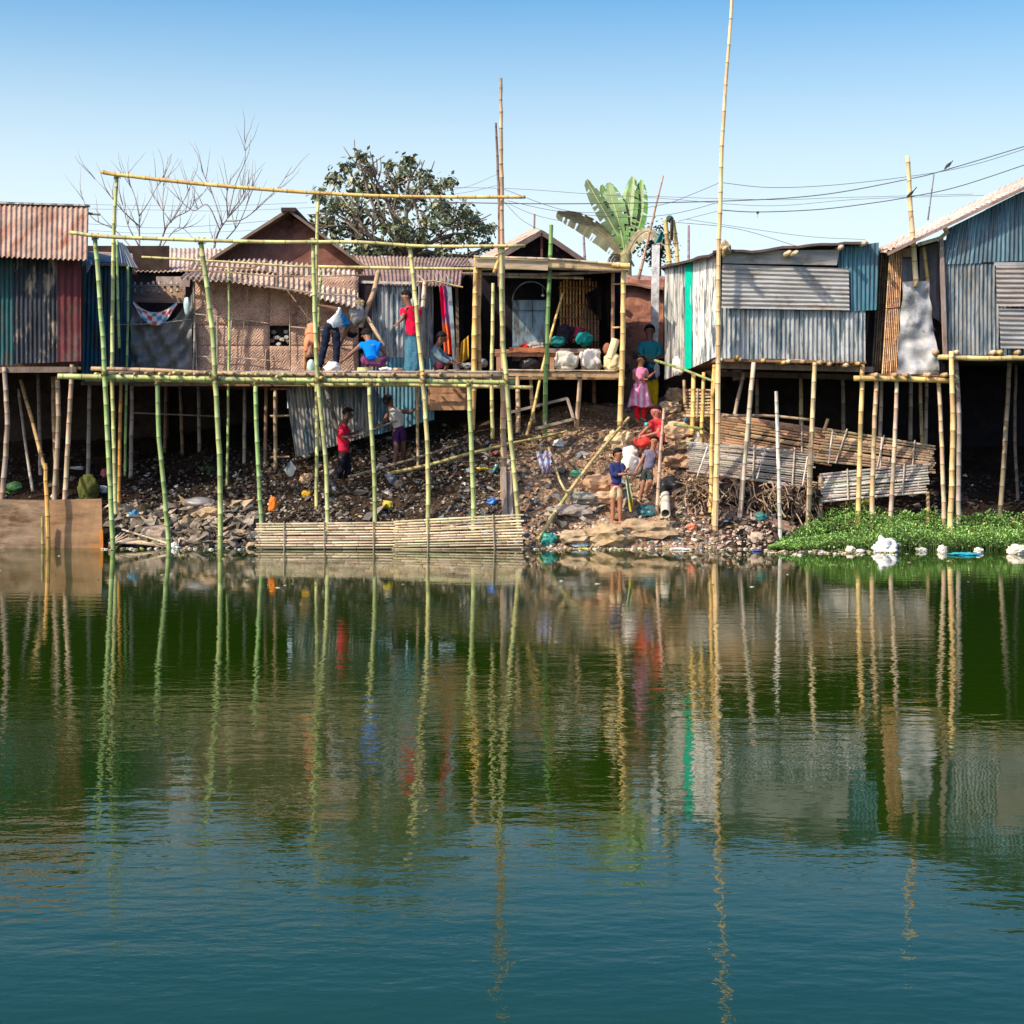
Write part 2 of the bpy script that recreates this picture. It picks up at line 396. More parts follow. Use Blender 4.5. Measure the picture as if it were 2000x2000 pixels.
GREEN = (.24, .36, .13); LIME = (.52, .47, .20); YEL = (.62, .40, .13); TAN = (.42, .29, .17); GREY = (.30, .25, .21); PALE = (.58, .47, .32); ORANGE = (.50, .24, .05); WHITEW = (.52, .48, .44); BROWN = (.22, .13, .08)

# ------------------------------------------------------------------ ground and water
CX = [(-1200), 0, 300, 600, 800, 980, 1150, 1260, 1340, 1420, 1600, 2000, 3200]
CX = [(x - 1000) * 32 / F for x in CX]
RY = [27, 29.6, 30.2, 30.6, 31, 31.5, 32, 33, 34, 36, 38, 42]
ZT = [[-.8, -.3, -.1, .15, .45, .6, .75, 1.0, 1.2, 1.8, 2.5, 2.6],
      [-.8, -.3, -.1, .15, .45, .6, .75, 1.0, 1.2, 1.8, 2.5, 2.6],
      [-.8, -.4, -.1, .12, .38, .6, .8, 1.15, 1.4, 1.9, 2.5, 2.6],
      [-.8, -.3, .05, .3, .55, .85, 1.1, 1.5, 1.75, 2.3, 2.6, 2.6],
      [-.8, -.3, .05, .33, .62, .95, 1.25, 1.7, 2.0, 2.4, 2.6, 2.6],
      [-.8, -.3, .08, .38, .68, 1.08, 1.45, 2.0, 2.35, 2.6, 2.7, 2.7],
      [-.8, -.3, .12, .38, .66, 1.1, 1.5, 2.15, 2.55, 2.7, 2.7, 2.7],
      [-.8, -.3, .12, .32, .5, .85, 1.25, 2.05, 2.55, 2.7, 2.8, 2.7],
      [-.8, -.3, .14, .38, .64, 1.05, 1.45, 2.15, 2.75, 3.1, 3.1, 2.8],
      [-.8, -.3, .10, .3, .55, .88, 1.2, 1.65, 2.1, 2.6, 2.8, 2.7],
      [-.8, -.4, -.02, .18, .38, .58, .8, 1.15, 1.5, 2.0, 2.5, 2.6],
      [-.8, -.5, -.1, .1, .25, .4, .6, .9, 1.2, 1.8, 2.5, 2.6],
      [-.8, -.5, -.1, .1, .25, .4, .6, .9, 1.2, 1.8, 2.5, 2.6]]
def interp(t, xs):
    if t <= xs[0]: return 0, 0.0
    if t >= xs[-1]: return len(xs) - 2, 1.0
    for i in range(len(xs) - 1):
        if t <= xs[i + 1]:
            return i, (t - xs[i]) / (xs[i + 1] - xs[i])
def gz(X, Y):
    i, u = interp(X * 32 / max(Y, 28), CX); j, v = interp(Y, RY)
    u = u * u * (3 - 2 * u)
    z = (ZT[i][j] * (1 - u) + ZT[i + 1][j] * u) * (1 - v) + (ZT[i][j + 1] * (1 - u) + ZT[i + 1][j + 1] * u) * v
    k = max(0, min(1, (Y - 29.6) / 1.0))
    p = V((X, Y, 0))
    z += k * (noise.noise(p * .9) * .13 + noise.noise(p * 2.7) * .07 + noise.noise(p * 7) * .035)
    return z
def hit(x, y, y0=29.0, y1=44.0):
    """ground point that the photo shows at this place"""
    Y = y0
    while Y < y1:
        X = (x - 1000) * Y / F
        if HY - (gz(X, Y) - H) * F / Y <= y: break
        Y += .02
    return V(((x - 1000) * Y / F, Y, gz((x - 1000) * Y / F, Y)))
def terrain():
    xs = [-2500, -900, -300, -100, -50, -30, -20]; x = -14.0
    while x < 14.01: xs.append(x); x += .10
    xs += [20, 30, 50, 100, 300, 900, 2500]
    ys = [-300, -50, 0, 20]; y = 27.0
    while y < 37.01: ys.append(y); y += .09
    ys += [38, 39, 40, 42, 45, 50, 60, 80, 120, 200, 400, 900, 3500]
    g = G(); W = len(xs)
    vs = []
    for Y in ys:
        for X in xs: vs.append(V((X, Y, gz(X, Y) if Y > 26 else -.9)))
    fs = [[j * W + i, j * W + i + 1, (j + 1) * W + i + 1, (j + 1) * W + i] for j in range(len(ys) - 1) for i in range(W - 1)]
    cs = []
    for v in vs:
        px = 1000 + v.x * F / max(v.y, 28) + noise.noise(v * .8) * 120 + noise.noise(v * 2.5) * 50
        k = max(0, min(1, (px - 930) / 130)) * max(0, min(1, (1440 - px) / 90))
        b_ = .10 + .10 * max(0, min(1, (px - 480) / 150)) * (1 if px < 1450 else 0)  # away from the mound, shade under the huts is put into the ground colour
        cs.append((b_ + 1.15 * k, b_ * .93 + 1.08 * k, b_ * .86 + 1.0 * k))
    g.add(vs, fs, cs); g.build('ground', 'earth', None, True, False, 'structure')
    g = G(); g.add([(-300, -300, 0), (300, -300, 0), (300, 33, 0), (-300, 33, 0)], [[0, 1, 2, 3]], (0, .1, 0))
    g.build('water', 'water', None, False, False, 'structure')
terrain()

# ------------------------------------------------------------------ scaffold of fresh green bamboo
YF, YM, YB = 30.0, 31.2, 32.4
sc = thing('bamboo_scaffold', (P(620, 1040, 30).x, 31, 0), 'tall open frame of fresh green bamboo standing in the water with a work deck', 'scaffold')
def pole(parent, name, pts, Y, r, col, taper=.85, m='bamboo', node=.3):
    g = G(); g.bamboo([P(x, y, Y) if not isinstance(Y, (list, tuple)) else P(x, y, Y[i]) for i, (x, y) in enumerate(pts)], r, col, taper, node)
    return g.build(name, m, parent, True)
mixg = lambda t: tuple(a * (1 - t) + b * t for a, b in zip(GREEN, LIME))
for pts, r, c in [
    ([(222, 1085), (212, 883), (204, 728), (200, 650), (192, 540), (185, 462)], .052, mixg(.1)),
    ([(430, 1100), (431, 986), (427, 857), (420, 740), (414, 640), (393, 473)], .055, mixg(.35)),
    ([(640, 1050), (638, 935), (631, 844), (622, 753), (616, 650), (611, 465)], .046, mixg(.5)),
    ([(836, 1050), (835, 883), (827, 753), (817, 650), (812, 586), (800, 480)], .048, mixg(1)),
    ([(1015, 1040), (1007, 948), (998, 857), (989, 741), (981, 640), (979, 483)], .050, mixg(.8)),
    ([(331, 1085), (320, 948), (310, 844), (308, 744)], .050, mixg(.05)),
    ([(512, 1045), (505, 922), (501, 831), (499, 746)], .048, mixg(0)),
    ([(733, 1045), (730, 909), (723, 805), (721, 748)], .046, mixg(.45)),
    ([(926, 1040), (923, 935), (919, 831), (916, 748)], .052, mixg(.3))]:
    pole(sc, 'post', pts, YF, r, c, .92)
for pts, r, c, Y in [
    ([(226, 1010), (220, 780), (219, 700), (222, 457), (229, 343)], .044, mixg(.6), YM),
    ([(617, 1020), (619, 831), (617, 690), (618, 520), (621, 379)], .040, mixg(.9), YM),
    ([(818, 985), (816, 870), (815, 752)], .036, TAN, YB - .2),
    ([(232, 990), (234, 870), (236, 745)], .040, ORANGE, YB - .6),
    ([(443, 960), (445, 850), (446, 745), (448, 640), (446, 520)], .030, mixg(.1), YB),
    ([(628, 748), (622, 640), (627, 528)], .035, mixg(.4), YB),
    ([(962, 857), (960, 728), (962, 640), (963, 553)], .042, LIME, YB - .9),
    ([(244, 930), (246, 800), (250, 600), (250, 520)], .030, mixg(0), YB),
    ([(233, 680), (230, 560), (229, 470)], .030, mixg(0), YM + .3)]:
    pole(sc, 'post', pts, Y, r, c, .9)
for pts, r, c, Y, in [
    ([(197, 335), (229, 341), (400, 360), (620, 377), (800, 384), (1026, 385)], .042, YEL, YM - .1),
    ([(136, 454), (225, 463), (500, 472), (700, 473), (830, 481), (1026, 480)], .040, mixg(1.0), YF - .1),
    ([(277, 502), (400, 509), (607, 522)], .028, mixg(1), YB),
    ([(600, 520), (622, 521), (900, 525), (1021, 524)], .036, mixg(1), YB - .12)]:
    pole(sc, 'rail', pts, Y, r, c, .85)
pole(sc, 'deck_beam', [(114, 735), (300, 738), (500, 742), (760, 744), (1006, 747)], YF + .12, .058, mixg(.55), .8)
pole(sc, 'deck_beam', [(166, 741), (420, 745), (640, 749)], YB - .4, .05, mixg(.4), .9)
pole(sc, 'deck_beam', [(600, 752), (800, 752), (1041, 757)], YB - .6, .045, LIME, .9)
pole(sc, 'deck_beam', [(178, 720), (300, 723), (414, 729), (500, 731)], YF + .30, .045, TAN, .9)
pole(sc, 'deck_beam', [(414, 729), (600, 732), (800, 734), (981, 735)], YF + .34, .052, (.34, .25, .15), .9)
g = G()                                    # deck of split poles laid front to back and along
for i in range(34):
    x = 190 + i * 24 + ru(-5, 5)
    if x > 985: break
    if x > 700 and i % 2: continue
    if x > 880 and i % 4: continue
    z = 3.06 + .045
    a = P(x, 735, YF + ru(-.02, .12)); b = P(x + ru(-8, 8), 735, YB + ru(0, .3)); a.z = z; b.z = z
    b.x = a.x + ru(-.05, .05)
    g.bamboo([a, b], ru(.024, .04), random.choice([TAN, LIME, TAN, (.3, .22, .13)]), .9)
for j in range(13):
    y = YF + .45 + j * .155; z = 3.06 + .095
    if j % 3 == 2: continue
    g.bamboo([V((P(200, 0, y).x, y, z)), V((P(500, 0, y).x, y, z + ru(-.01, .01))), V((P(830 if j % 2 else 985, 0, y).x, y + ru(-.04, .04), z))], .03, random.choice([TAN, PALE, GREY]), .9)
g.build('deck', 'bamboo', sc, True)
for x, y, Y in [(204, 728, YF), (420, 738, YF), (621, 742, YF), (826, 744, YF), (989, 745, YF), (186, 462, YF), (394, 470, YF), (611, 473, YF), (801, 481, YF), (979, 481, YF), (229, 343, YM), (621, 379, YM), (308, 746, YF), (500, 746, YF), (722, 749, YF), (917, 749, YF)]:
    g = G()                                # a rope lashing at each joint
    for k in range(4):
        c = P(x, y, Y); pts = []
        for t in range(9):
            an = t / 8 * 2 * math.pi; tl = (-1) ** k * .045
            pts.append(c + V((math.cos(an) * .062, math.sin(an) * .062, math.cos(an) * tl + (k - 1.5) * .012)))
        g.tube(pts, .007, (.20, .13, .06), 5)
    g.build('lashing', 'cloth', sc, True)
# stub ends of the joists
for x, y in [(285, 729), (340, 728), (400, 728), (741, 736), (891, 736), (540, 736), (826, 731), (627, 738)]:
    g = G(); a = P(x, y, YF - .12); g.bamboo([a, a + V((.02, .7, .04))], .036, random.choice([YEL, TAN, LIME]), 1); g.build('joist', 'bamboo', sc, True)
pole(sc, 'brace', [(965, 533), (975, 505), (980, 480)], [YF + .1, YF + .05, YF], .04, YEL)

one('bamboo_mast', 'bamboo', 'tall brown bamboo mast rising at the right end of the green scaffold', 'mast',
    lambda g: g.bamboo([P(984, 1010, 31.2), P(983, 780, 31.2), P(981, 470, 31.2), P(979, 300, 31.2), P(978, 153, 31.2)], .072, (.40, .26, .16), .45))
one('wooden_pole', 'old_wood', 'dark crooked pole lashed to the tall brown mast, ending lower', 'pole',
    lambda g: g.bamboo([P(976, 560, 31.35), P(975, 400, 31.35), P(972, 320, 31.35), P(968, 240, 31.35)], .045, (.16, .10, .09), .5))
one('bamboo_pole', 'bamboo', 'lone deep green bamboo pole standing in front of the open stall', 'pole',
    lambda g: g.bamboo([P(1064, 845, 32.3), P(1066, 740, 32.3), P(1069, 650, 32.3), P(1077, 439, 32.3)], .052, (.13, .25, .07), .85))
one('bamboo_pole', 'bamboo', 'thin yellow bamboo leaning against the front of the open stall', 'pole',
    lambda g: g.bamboo([P(1029, 850, 32.2), P(1041, 805, 32.2), P(1061, 710, 32.5), P(1077, 650, 32.6), P(1099, 573, 32.8)], .034, YEL, .7))
one('bamboo_pole', 'bamboo', 'long yellow-green bamboo lying slanted down the bank to the water', 'pole',
    lambda g: g.bamboo([P(1050, 1055, 30.2), P(1100, 978, 30.9), P(1160, 896, 31.7), P(1228, 816, 32.6)], .046, (.47, .38, .16), .75))

# bamboo screens at the waterline
def matpanel(g, q, col, n, r=None, th=.5, cross=4, ccol=None, gap=.9, vertical=False, jut=.05, cr=.012):
    """split bamboo slats laid side by side between q (bl br tr tl) on cross laths"""
    a, b, c, d = [V(p) for p in q]
    if vertical: a, b, c, d = a, d, c, b
    h = ((d - a).length + (c - b).length) / 2; r = r or h / n * .5 * gap
    nn = (b - a).cross(d - a).normalized()
    if nn.y > 0: nn = -nn
    for i in range(n):
        v = (i + .5) / n
        p, q2 = a.lerp(d, v), b.lerp(c, v); dr = (q2 - p).normalized(); L = (q2 - p).length
        m = p.lerp(q2, ru(.3, .7)) + nn * ru(-.012, .018) + V((0, 0, ru(-1, 1) * r * .5))
        g.bamboo([p - dr * ru(-.02, jut), m, q2 + dr * ru(-.02, jut)], r * ru(.82, 1.08), jit(col, .22), ru(.75, 1.0), .38, 6, .9)
    for k in range(cross):
        u = (k + .5) / cross + ru(-.03, .03)
        p, q2 = a.lerp(b, u) + nn * (r + cr * .8), d.lerp(c, u) + nn * (r + cr * .8)
        g.tube([p - (q2 - p) * .02, q2 + (q2 - p) * .03], cr, ccol or tuple(x * .6 for x in col), 5)
one('bamboo_screen', 'slat', 'pale bamboo slat screen standing in the water, its left half darker edged', 'screen',
    lambda g: matpanel(g, [P(503, 1078, 29.85), P(777, 1078, 29.85), P(776, 1018, 29.85), P(503, 1021, 29.85)], (.58, .47, .34), 11, cross=3), 'slat screens along the waterline')
one('bamboo_screen', 'slat', 'yellowish bamboo slat screen in the water with slats rising to the right end', 'screen',
    lambda g: matpanel(g, [P(770, 1080, 29.78), P(1023, 1078, 29.78), P(1018, 1003, 29.78), P(772, 1017, 29.78)], (.62, .52, .34), 13, cross=2), 'slat screens along the waterline')
def fan(g):
    for i in range(15):
        t = i / 14
        a = P(214 + ru(-2, 2), 1068 - 8 * t, 30.1); b = P(236 + 100 * t, 1040 + 29 * t ** .8 + ru(-2, 2), 30.5 - .3 * t)
        g.bamboo([a, a.lerp(b, .5) + V((0, 0, .03)), b], .02, jit((.62, .48, .32), .15), .8, .3, 6)
    g.bamboo([P(238, 1034, 30.3), P(330, 1062, 30.0)], .018, PALE, .9, .3, 6)
one('bamboo_mat', 'slat', 'fanned out pale bamboo slats lying at the water edge beside a green post', 'mat', fan)

# ------------------------------------------------------------------ huts on the left
def hutroot(label, x, Y, cat='hut'):
    p = P(x, 900, Y); p.z = gz(p.x, Y); return thing('hut', p, label, cat)
def part(root, name, m, fn, smooth=False):
    g = G(); fn(g); return g.build(name, m, root, smooth)
def box6(g, x0, x1, yt, yb, Ya, Yb, col):
    """closed box between image columns/rows at Ya, straight back to Yb"""
    a, b = P(x0, yb, Ya), P(x1, yt, Ya); g.box((a.x, Ya, a.z), (b.x, Yb, b.z), col)
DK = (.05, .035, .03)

h1 = hutroot('rusty roofed tin hut on stilts at the far left with a red wall sheet', 60, 31)
part(h1, 'roof', 'rusty', lambda g: g.corr([P(-260, 490, 30.5), P(171, 508, 30.5), P(173, 404, 33.0), P(-260, 392, 33.0)], (.40, .28, .22), pitch=.1, amp=.02, rag=.03, seed=3))
part(h1, 'roof', 'rusty', lambda g: g.corr([P(-260, 392, 33.05), P(173, 404, 33.05), P(160, 480, 36), P(-260, 470, 36)], (.5, .4, .35), pitch=.1, amp=.02, seed=4))
part(h1, 'ridge_cap', 'zinc', lambda g: g.beam(P(-260, 390, 33.02), P(174, 402, 33.02), .2, .03, (.45, .42, .42)))
part(h1, 'wall', 'painted_tin', lambda g: g.corr([P(-250, 714, 31), P(28, 714, 31), P(28, 488, 31), P(-250, 480, 31)], (.018, .085, .095), pitch=.083, seed=5))
part(h1, 'wall', 'tar_tin', lambda g: g.corr([P(26, 710, 30.98), P(114, 708, 30.98), P(114, 495, 30.98), P(26, 490, 30.98)], (.035, .04, .055), seed=6))['label'] = 'blackened tin wall sheet scoured pale in patches'
part(h1, 'wall', 'painted_tin', lambda g: g.corr([P(112, 707, 30.95), P(158, 706, 30.95), P(158, 500, 30.95), P(112, 495, 30.95)], (.11, .018, .026), pitch=.12, amp=.012, seed=8))['label'] = 'dark red painted tin wall sheet'
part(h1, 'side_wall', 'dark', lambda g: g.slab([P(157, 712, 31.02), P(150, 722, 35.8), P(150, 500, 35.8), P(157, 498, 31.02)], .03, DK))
part(h1, 'floor', 'old_wood', lambda g: (g.slab([P(-260, 716, 31.02), P(158, 716, 31.02), P(156, 722, 36.5), P(-260, 722, 36.5)], .05, BROWN), g.beam(P(-260, 724, 30.95), P(150, 722, 30.95), .08, .1, (.17, .13, .11))))
part(h1, 'back_wall', 'dark', lambda g: g.slab([P(-400, 950, 36.3), P(330, 950, 36.3), P(330, 480, 36.3), P(-400, 480, 36.3)], .05, DK))  # near-black wall run below the floor, added to darken the space under
for pts, Y, r, c in [([(2, 1000), (5, 960), (14, 831), (8, 717)], 30.9, .06, (.33, .24, .18)), ([(104, 1005), (107, 960), (114, 836), (112, 735)], 31.2, .06, (.33, .24, .17)),
                     ([(125, 1005), (127, 965), (134, 844), (141, 712)], 30.95, .055, (.42, .29, .2)), ([(112, 960), (106, 850), (103, 735)], 31.8, .05, (.28, .18, .09)),
                     ([(-60, 1000), (-55, 860), (-58, 715)], 31, .055, GREY), ([(-140, 1000), (-135, 715)], 31, .055, TAN), ([(80, 960), (75, 730)], 34, .05, GREY)]:
    pole(h1, 'stilt', pts, Y, r, c)
pole(h1, 'brace', [(87, 915), (62, 820), (40, 742)], [31.2, 31.6, 32], .045, (.36, .24, .1)); pole(h1, 'brace', [(64, 960), (50, 870), (36, 760)], [31.6, 32, 32.3], .035, GREY)
pole(h1, 'rafter', [(172, 417), (196, 419)], 33, .03, GREY)

one('plywood_board', 'ply', 'brown weathered plywood board standing in the water at the far left', 'board',
    lambda g: (g.slab([P(-60, 1090, 30.2), P(99, 1090, 30.2), P(98, 977, 30.25), P(-60, 974, 30.25)], .03, (.27, .19, .13), 12, 6, .03, 2), g.slab([P(96, 1090, 30.17), P(201, 1090, 30.17), P(199, 980, 30.22), P(190, 973, 30.22), ][:4], .03, (.25, .16, .10), 1, 1) if 0 else g.slab([P(96, 1090, 30.165), P(201, 1090, 30.165), P(198, 974, 30.22), P(96, 976, 30.22)], .03, (.30, .18, .10), 12, 6, .03, 5)))
one('bamboo_stake', 'bamboo', 'orange bamboo stake driven in front of the plywood board', 'stake', lambda g: g.bamboo([P(95, 1110, 29.95), P(93, 1010, 29.95), P(88, 905, 30.0)], .048, (.55, .31, .08), .9))
one('bamboo_stake', 'bamboo', 'short olive stake beside the orange stake at the plywood board', 'stake', lambda g: g.bamboo([P(84, 1100, 30.0), P(83, 1009, 30.0)], .035, (.33, .27, .09), .95))
one('wooden_post', 'old_wood', 'short orange plank post at the right end of the plywood board', 'post', lambda g: g.beam(P(199, 1090, 30.08), P(198, 1035, 30.08), .06, .05, (.6, .22, .05)))

# blue tin hut behind the left end of the scaffold
h2 = hutroot('narrow blue corrugated tin hut between the rusty roofed hut and the grey tarpaulin', 210, 33)
part(h2, 'wall', 'painted_tin', lambda g: g.corr([P(160, 745, 32.9), P(259, 745, 32.9), P(259, 512, 32.9), P(166, 512, 32.9)], (.015, .085, .15), seed=10))
part(h2, 'roof', 'roof_sheet', lambda g: g.slab([P(160, 514, 32.7), P(262, 516, 32.7), P(258, 495, 36), P(165, 490, 36)], .04, (.35, .28, .24)))
part(h2, 'floor', 'old_wood', lambda g: g.slab([P(158, 746, 32.8), P(262, 746, 32.8), P(260, 748, 36.4), P(160, 748, 36.4)], .06, BROWN))
for x in (172, 255): pole(h2, 'stilt', [(x, 950), (x + 3, 748)], 33, .05, GREY)
one('hanging_cloth', 'cloth', 'faded blue garment hung over the rail beside the green scaffold top', 'cloth', lambda g: (
    g.cloth([P(226, 512, 31.9), P(252, 516, 31.9), P(240, 474, 31.9), P(226, 472, 31.9)], (.28, .38, .55), fold=.04, seed=2),
    g.cloth([P(250, 520, 31.88), P(270, 524, 31.88), P(244, 478, 31.88), P(234, 474, 31.88)], (.42, .45, .52), fold=.03, seed=4)))
one('hanging_cloth', 'cloth', 'small white and blue rag hanging in the gap beside the rusty roof', 'cloth', lambda g: g.cloth([P(169, 535, 31.5), P(180, 515, 31.5), P(178, 508, 31.5), P(168, 508, 31.5)], (.35, .42, .6), fold=.03, seed=5))

# back shed with long pinkish tin roof
h3 = hutroot('low shed with long pale pink tin roof behind the grey tarpaulin', 340, 37)
part(h3, 'roof', 'roof_sheet', lambda g: g.corr([P(262, 532, 36.2), P(440, 530, 36.2), P(440, 485, 38.5), P(266, 484, 38.5)], (.56, .43, .36), pitch=.1, seed=12))
part(h3, 'roof', 'roof_sheet', lambda g: g.corr([P(-100, 525, 37.2), P(268, 530, 37.2), P(268, 500, 39.5), P(-100, 495, 39.5)], (.4, .32, .28), pitch=.1, seed=13))
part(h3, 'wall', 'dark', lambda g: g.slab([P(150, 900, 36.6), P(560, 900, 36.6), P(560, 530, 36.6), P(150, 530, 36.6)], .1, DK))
def rafts(g):
    for i in range(8):
        x = 264 + i * 12 + ru(-2, 2); g.bamboo([P(x, 572 + ru(-3, 3), 34.5), P(x, 552 + ru(-3, 3), 34.6)], .035, jit((.5, .36, .25), .2), 1)
    g.slab([P(258, 590, 34.8), P(362, 592, 34.8), P(362, 560, 34.8), P(258, 560, 34.8)], .03, (.45, .30, .22))
    g.beam(P(256, 559, 34.5), P(350, 556, 34.5), .05, .04, GREY)
part(h3, 'lattice', 'slat', rafts)
part(h3, 'side_wall', 'old_wood', lambda g: g.slab([P(305, 560, 34.9), P(370, 560, 34.9), P(372, 540, 34.9), P(305, 540, 34.9)], .03, (.4, .32, .28)))

tp = thing('tarpaulin', P(310, 725, 32.8), 'sagging dark grey tarpaulin tied up between the blue hut and the woven wall', 'tarpaulin')
def tarp1(g):
    vs, fs, cs = [], [], []; nu, nv = 26, 18
    for side in (0, 1):
        for j in range(nv + 1):
            for i in range(nu + 1):
                u, v = i / nu, j / nv
                top = 594 + 34 * (1 - (2 * u - 1) ** 2) + (-35) * max(0, u - .75) * 4 * .7
                x = 256 + u * 120; y = 728 + (top - 728) * v
                p = P(x, y, 32.75)
                o = .07 * math.sin((u * 5 + v * 2.2) * 4) * (1 - v * .4) + .05 * math.sin((u * 3 - v * 4) * 5) + noise.noise(p * 4) * .05 + noise.noise(p * 9) * .02
                vs.append(p + V((0, o + side * .006, 0))); cs.append((.17, .165, .16))
    W = nu + 1; S = W * (nv + 1)
    for j in range(nv):
        for i in range(nu):
            k = j * W + i; fs.append([k, k + 1, k + W + 1, k + W]); fs.append([S + k, S + k + W, S + k + W + 1, S + k + 1])
    g.add(vs, fs, cs)
part(tp, 'sheet', 'tarp', tarp1, True)
part(tp, 'cord', 'cloth', lambda g: g.tube(crom([P(226, 634, 32.6), P(300, 632, 32.6), P(373, 624, 32.6)]), .009, (.3, .28, .25), 5))
pole(tp, 'stick', [(377, 740), (380, 640), (378, 545)], 32.6, .025, GREY, m='old_wood')
def stripe(u, v):
    k = (int(u * 9) + int(v * 3)) % 4
    return [(.55, .07, .08), (.65, .62, .62), (.06, .25, .5), (.65, .62, .62)][k]
def scloth(g):
    vs, fs, cs = [], [], []; nu, nv = 36, 8
    for side in (0, 1):
        for j in range(nv + 1):
            for i in range(nu + 1):
                u, v = i / nu, j / nv
                s_ = 1 - (2 * u - 1) ** 2
                top = 588 + 22 * s_; bot = 594 + 42 * s_
                p = P(260 + u * 86, bot + (top - bot) * v, 32.6)
                vs.append(p + V((0, .02 * math.sin(u * 20) + side * .004, 0))); cs.append(stripe(u, v))
    W = nu + 1; S = W * (nv + 1)
    for j in range(nv):
        for i in range(nu):
            k = j * W + i; fs.append([k, k + 1, k + W + 1, k + W]); fs.append([S + k, S + k + W, S + k + W + 1, S + k + 1])
    g.add(vs, fs, cs)
one('striped_cloth', 'cloth', 'red white and blue striped cloth slung over the top of the grey tarpaulin', 'cloth', scloth)
one('plastic_bag', 'plastic', 'small light blue and white bag hung at the left post of the woven wall', 'bag', lambda g: g.lump(P(365, 598, 32.5), (.06, .05, .18), (.5, .68, .72), 3, 3, .2), smooth=True)

# woven wall hut with gable behind
h4 = hutroot('hut with patched woven bamboo mat wall and sagging tiled tin eave', 530, 33)
def wov(g):
    # wall with a small window opening
    xs = [380, 527, 568, 700]; ys = [745, 676, 636, 540]
    for i in range(3):
        for j in range(3):
            if i == 1 and j == 1: continue
            g.slab([P(xs[i], ys[j], 32.9), P(xs[i + 1], ys[j], 32.9), P(xs[i + 1], ys[j + 1], 32.9), P(xs[i], ys[j + 1], 32.9)], .02, (.46, .315, .255), 12, 8, .05)
part(h4, 'wall', 'woven', wov, True)
part(h4, 'window', 'dark', lambda g: g.slab([P(520, 682, 33.05), P(574, 682, 33.05), P(574, 630, 33.05), P(520, 630, 33.05)], .02, (.02, .02, .02)))
part(h4, 'window_scrap', 'litter', lambda g: [g.lump(P(ru(530, 566), ru(645, 674), 32.98), (.05, .03, .04), random.choice([(.4, .38, .35), (.15, .13, .12), (.3, .25, .2)]), i, 2, .5) for i in range(9)])
def laths(g):
    for (x0, y0, x1, y1) in [(378, 613, 527, 632), (568, 638, 700, 650), (380, 696, 548, 706), (424, 620, 424, 740), (477, 626, 466, 740), (484, 560, 482, 600), (566, 612, 566, 690), (452, 622, 448, 740), (520, 682, 516, 740), (380, 548, 384, 740), (395, 560, 410, 600), (600, 600, 600, 690)]:
        g.bamboo([P(x0, y0, 32.80), P((x0 + x1) / 2, (y0 + y1) / 2 + ru(-2, 2), 32.80), P(x1, y1, 32.80)], .014, (.42, .36, .3), .9, .3, 6)
part(h4, 'lath', 'bamboo', laths, True)
def eave(g):
    # sagging front roof edge: two overlapping tiers of tile sheets
    def tier(pts_b, pts_t, Yb, Yt, col, pitch=.105, seed=0):
        n = 10
        for k in range(len(pts_b) - 1):
            g.corr([P(*pts_b[k], Yb), P(*pts_b[k + 1], Yb), P(*pts_t[k + 1], Yt), P(*pts_t[k], Yt)], col, pitch=pitch, amp=.026, rag=.03, seed=seed + k, th=.012)
    tier([(352, 545), (450, 548), (540, 560), (620, 578)], [(372, 526), (450, 528), (540, 532), (620, 545)], 32.3, 33.1, (.48, .36, .28), seed=20)
    tier([(600, 575), (700, 603)], [(604, 520), (698, 530)], 32.25, 33.8, (.55, .44, .36), seed=26)
    tier([(370, 528), (520, 530), (606, 540)], [(378, 510), (520, 508), (606, 515)], 33.0, 34.2, (.46, .34, .27), seed=30)
part(h4, 'roof', 'roof_sheet', eave)
part(h4, 'roof_batten', 'old_wood', lambda g: (g.bamboo([P(352, 528, 32.35), P(450, 532, 32.2), P(560, 540, 32.2), P(710, 537, 32.4)], .02, TAN, .9, .3, 6), g.bamboo([P(520, 560, 32.15), P(620, 573, 32.1), P(698, 578, 32.1)], .02, (.3, .2, .14), .9, .3, 6), g.bamboo([P(384, 519, 33), P(500, 524, 33), P(520, 512, 33)], .02, BROWN, .9, .3, 6)))
part(h4, 'floor', 'old_wood', lambda g: g.slab([P(255, 748, 32.7), P(720, 748, 32.7), P(720, 750, 36.5), P(255, 750, 36.5)], .06, BROWN))
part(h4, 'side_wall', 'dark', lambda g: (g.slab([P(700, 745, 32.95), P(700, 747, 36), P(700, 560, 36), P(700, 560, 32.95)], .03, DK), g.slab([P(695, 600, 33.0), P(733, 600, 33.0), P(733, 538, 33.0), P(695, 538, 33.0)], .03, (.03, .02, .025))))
for x, yb, Y in [(352, 880, 34.8), (387, 880, 34.4), (325, 890, 35), (540, 920, 33.6), (478, 950, 33.4), (520, 940, 33.0)]:
    pole(h4, 'stilt', [(x + ru(-8, 8), yb + 30), (x, 750)], Y, .045, random.choice([GREY, (.12, .17, .09), BROWN]))
pole(h4, 'cross_rail', [(255, 806), (420, 813)], 34.2, .018, GREY)
pole(h4, 'stilt', [(538, 920), (537, 762)], 32.8, .045, TAN)
for y in (760, 813, 893): pole(h4, 'cross_rail', [(528, y), (566, y - 1)], 32.9, .028, TAN)

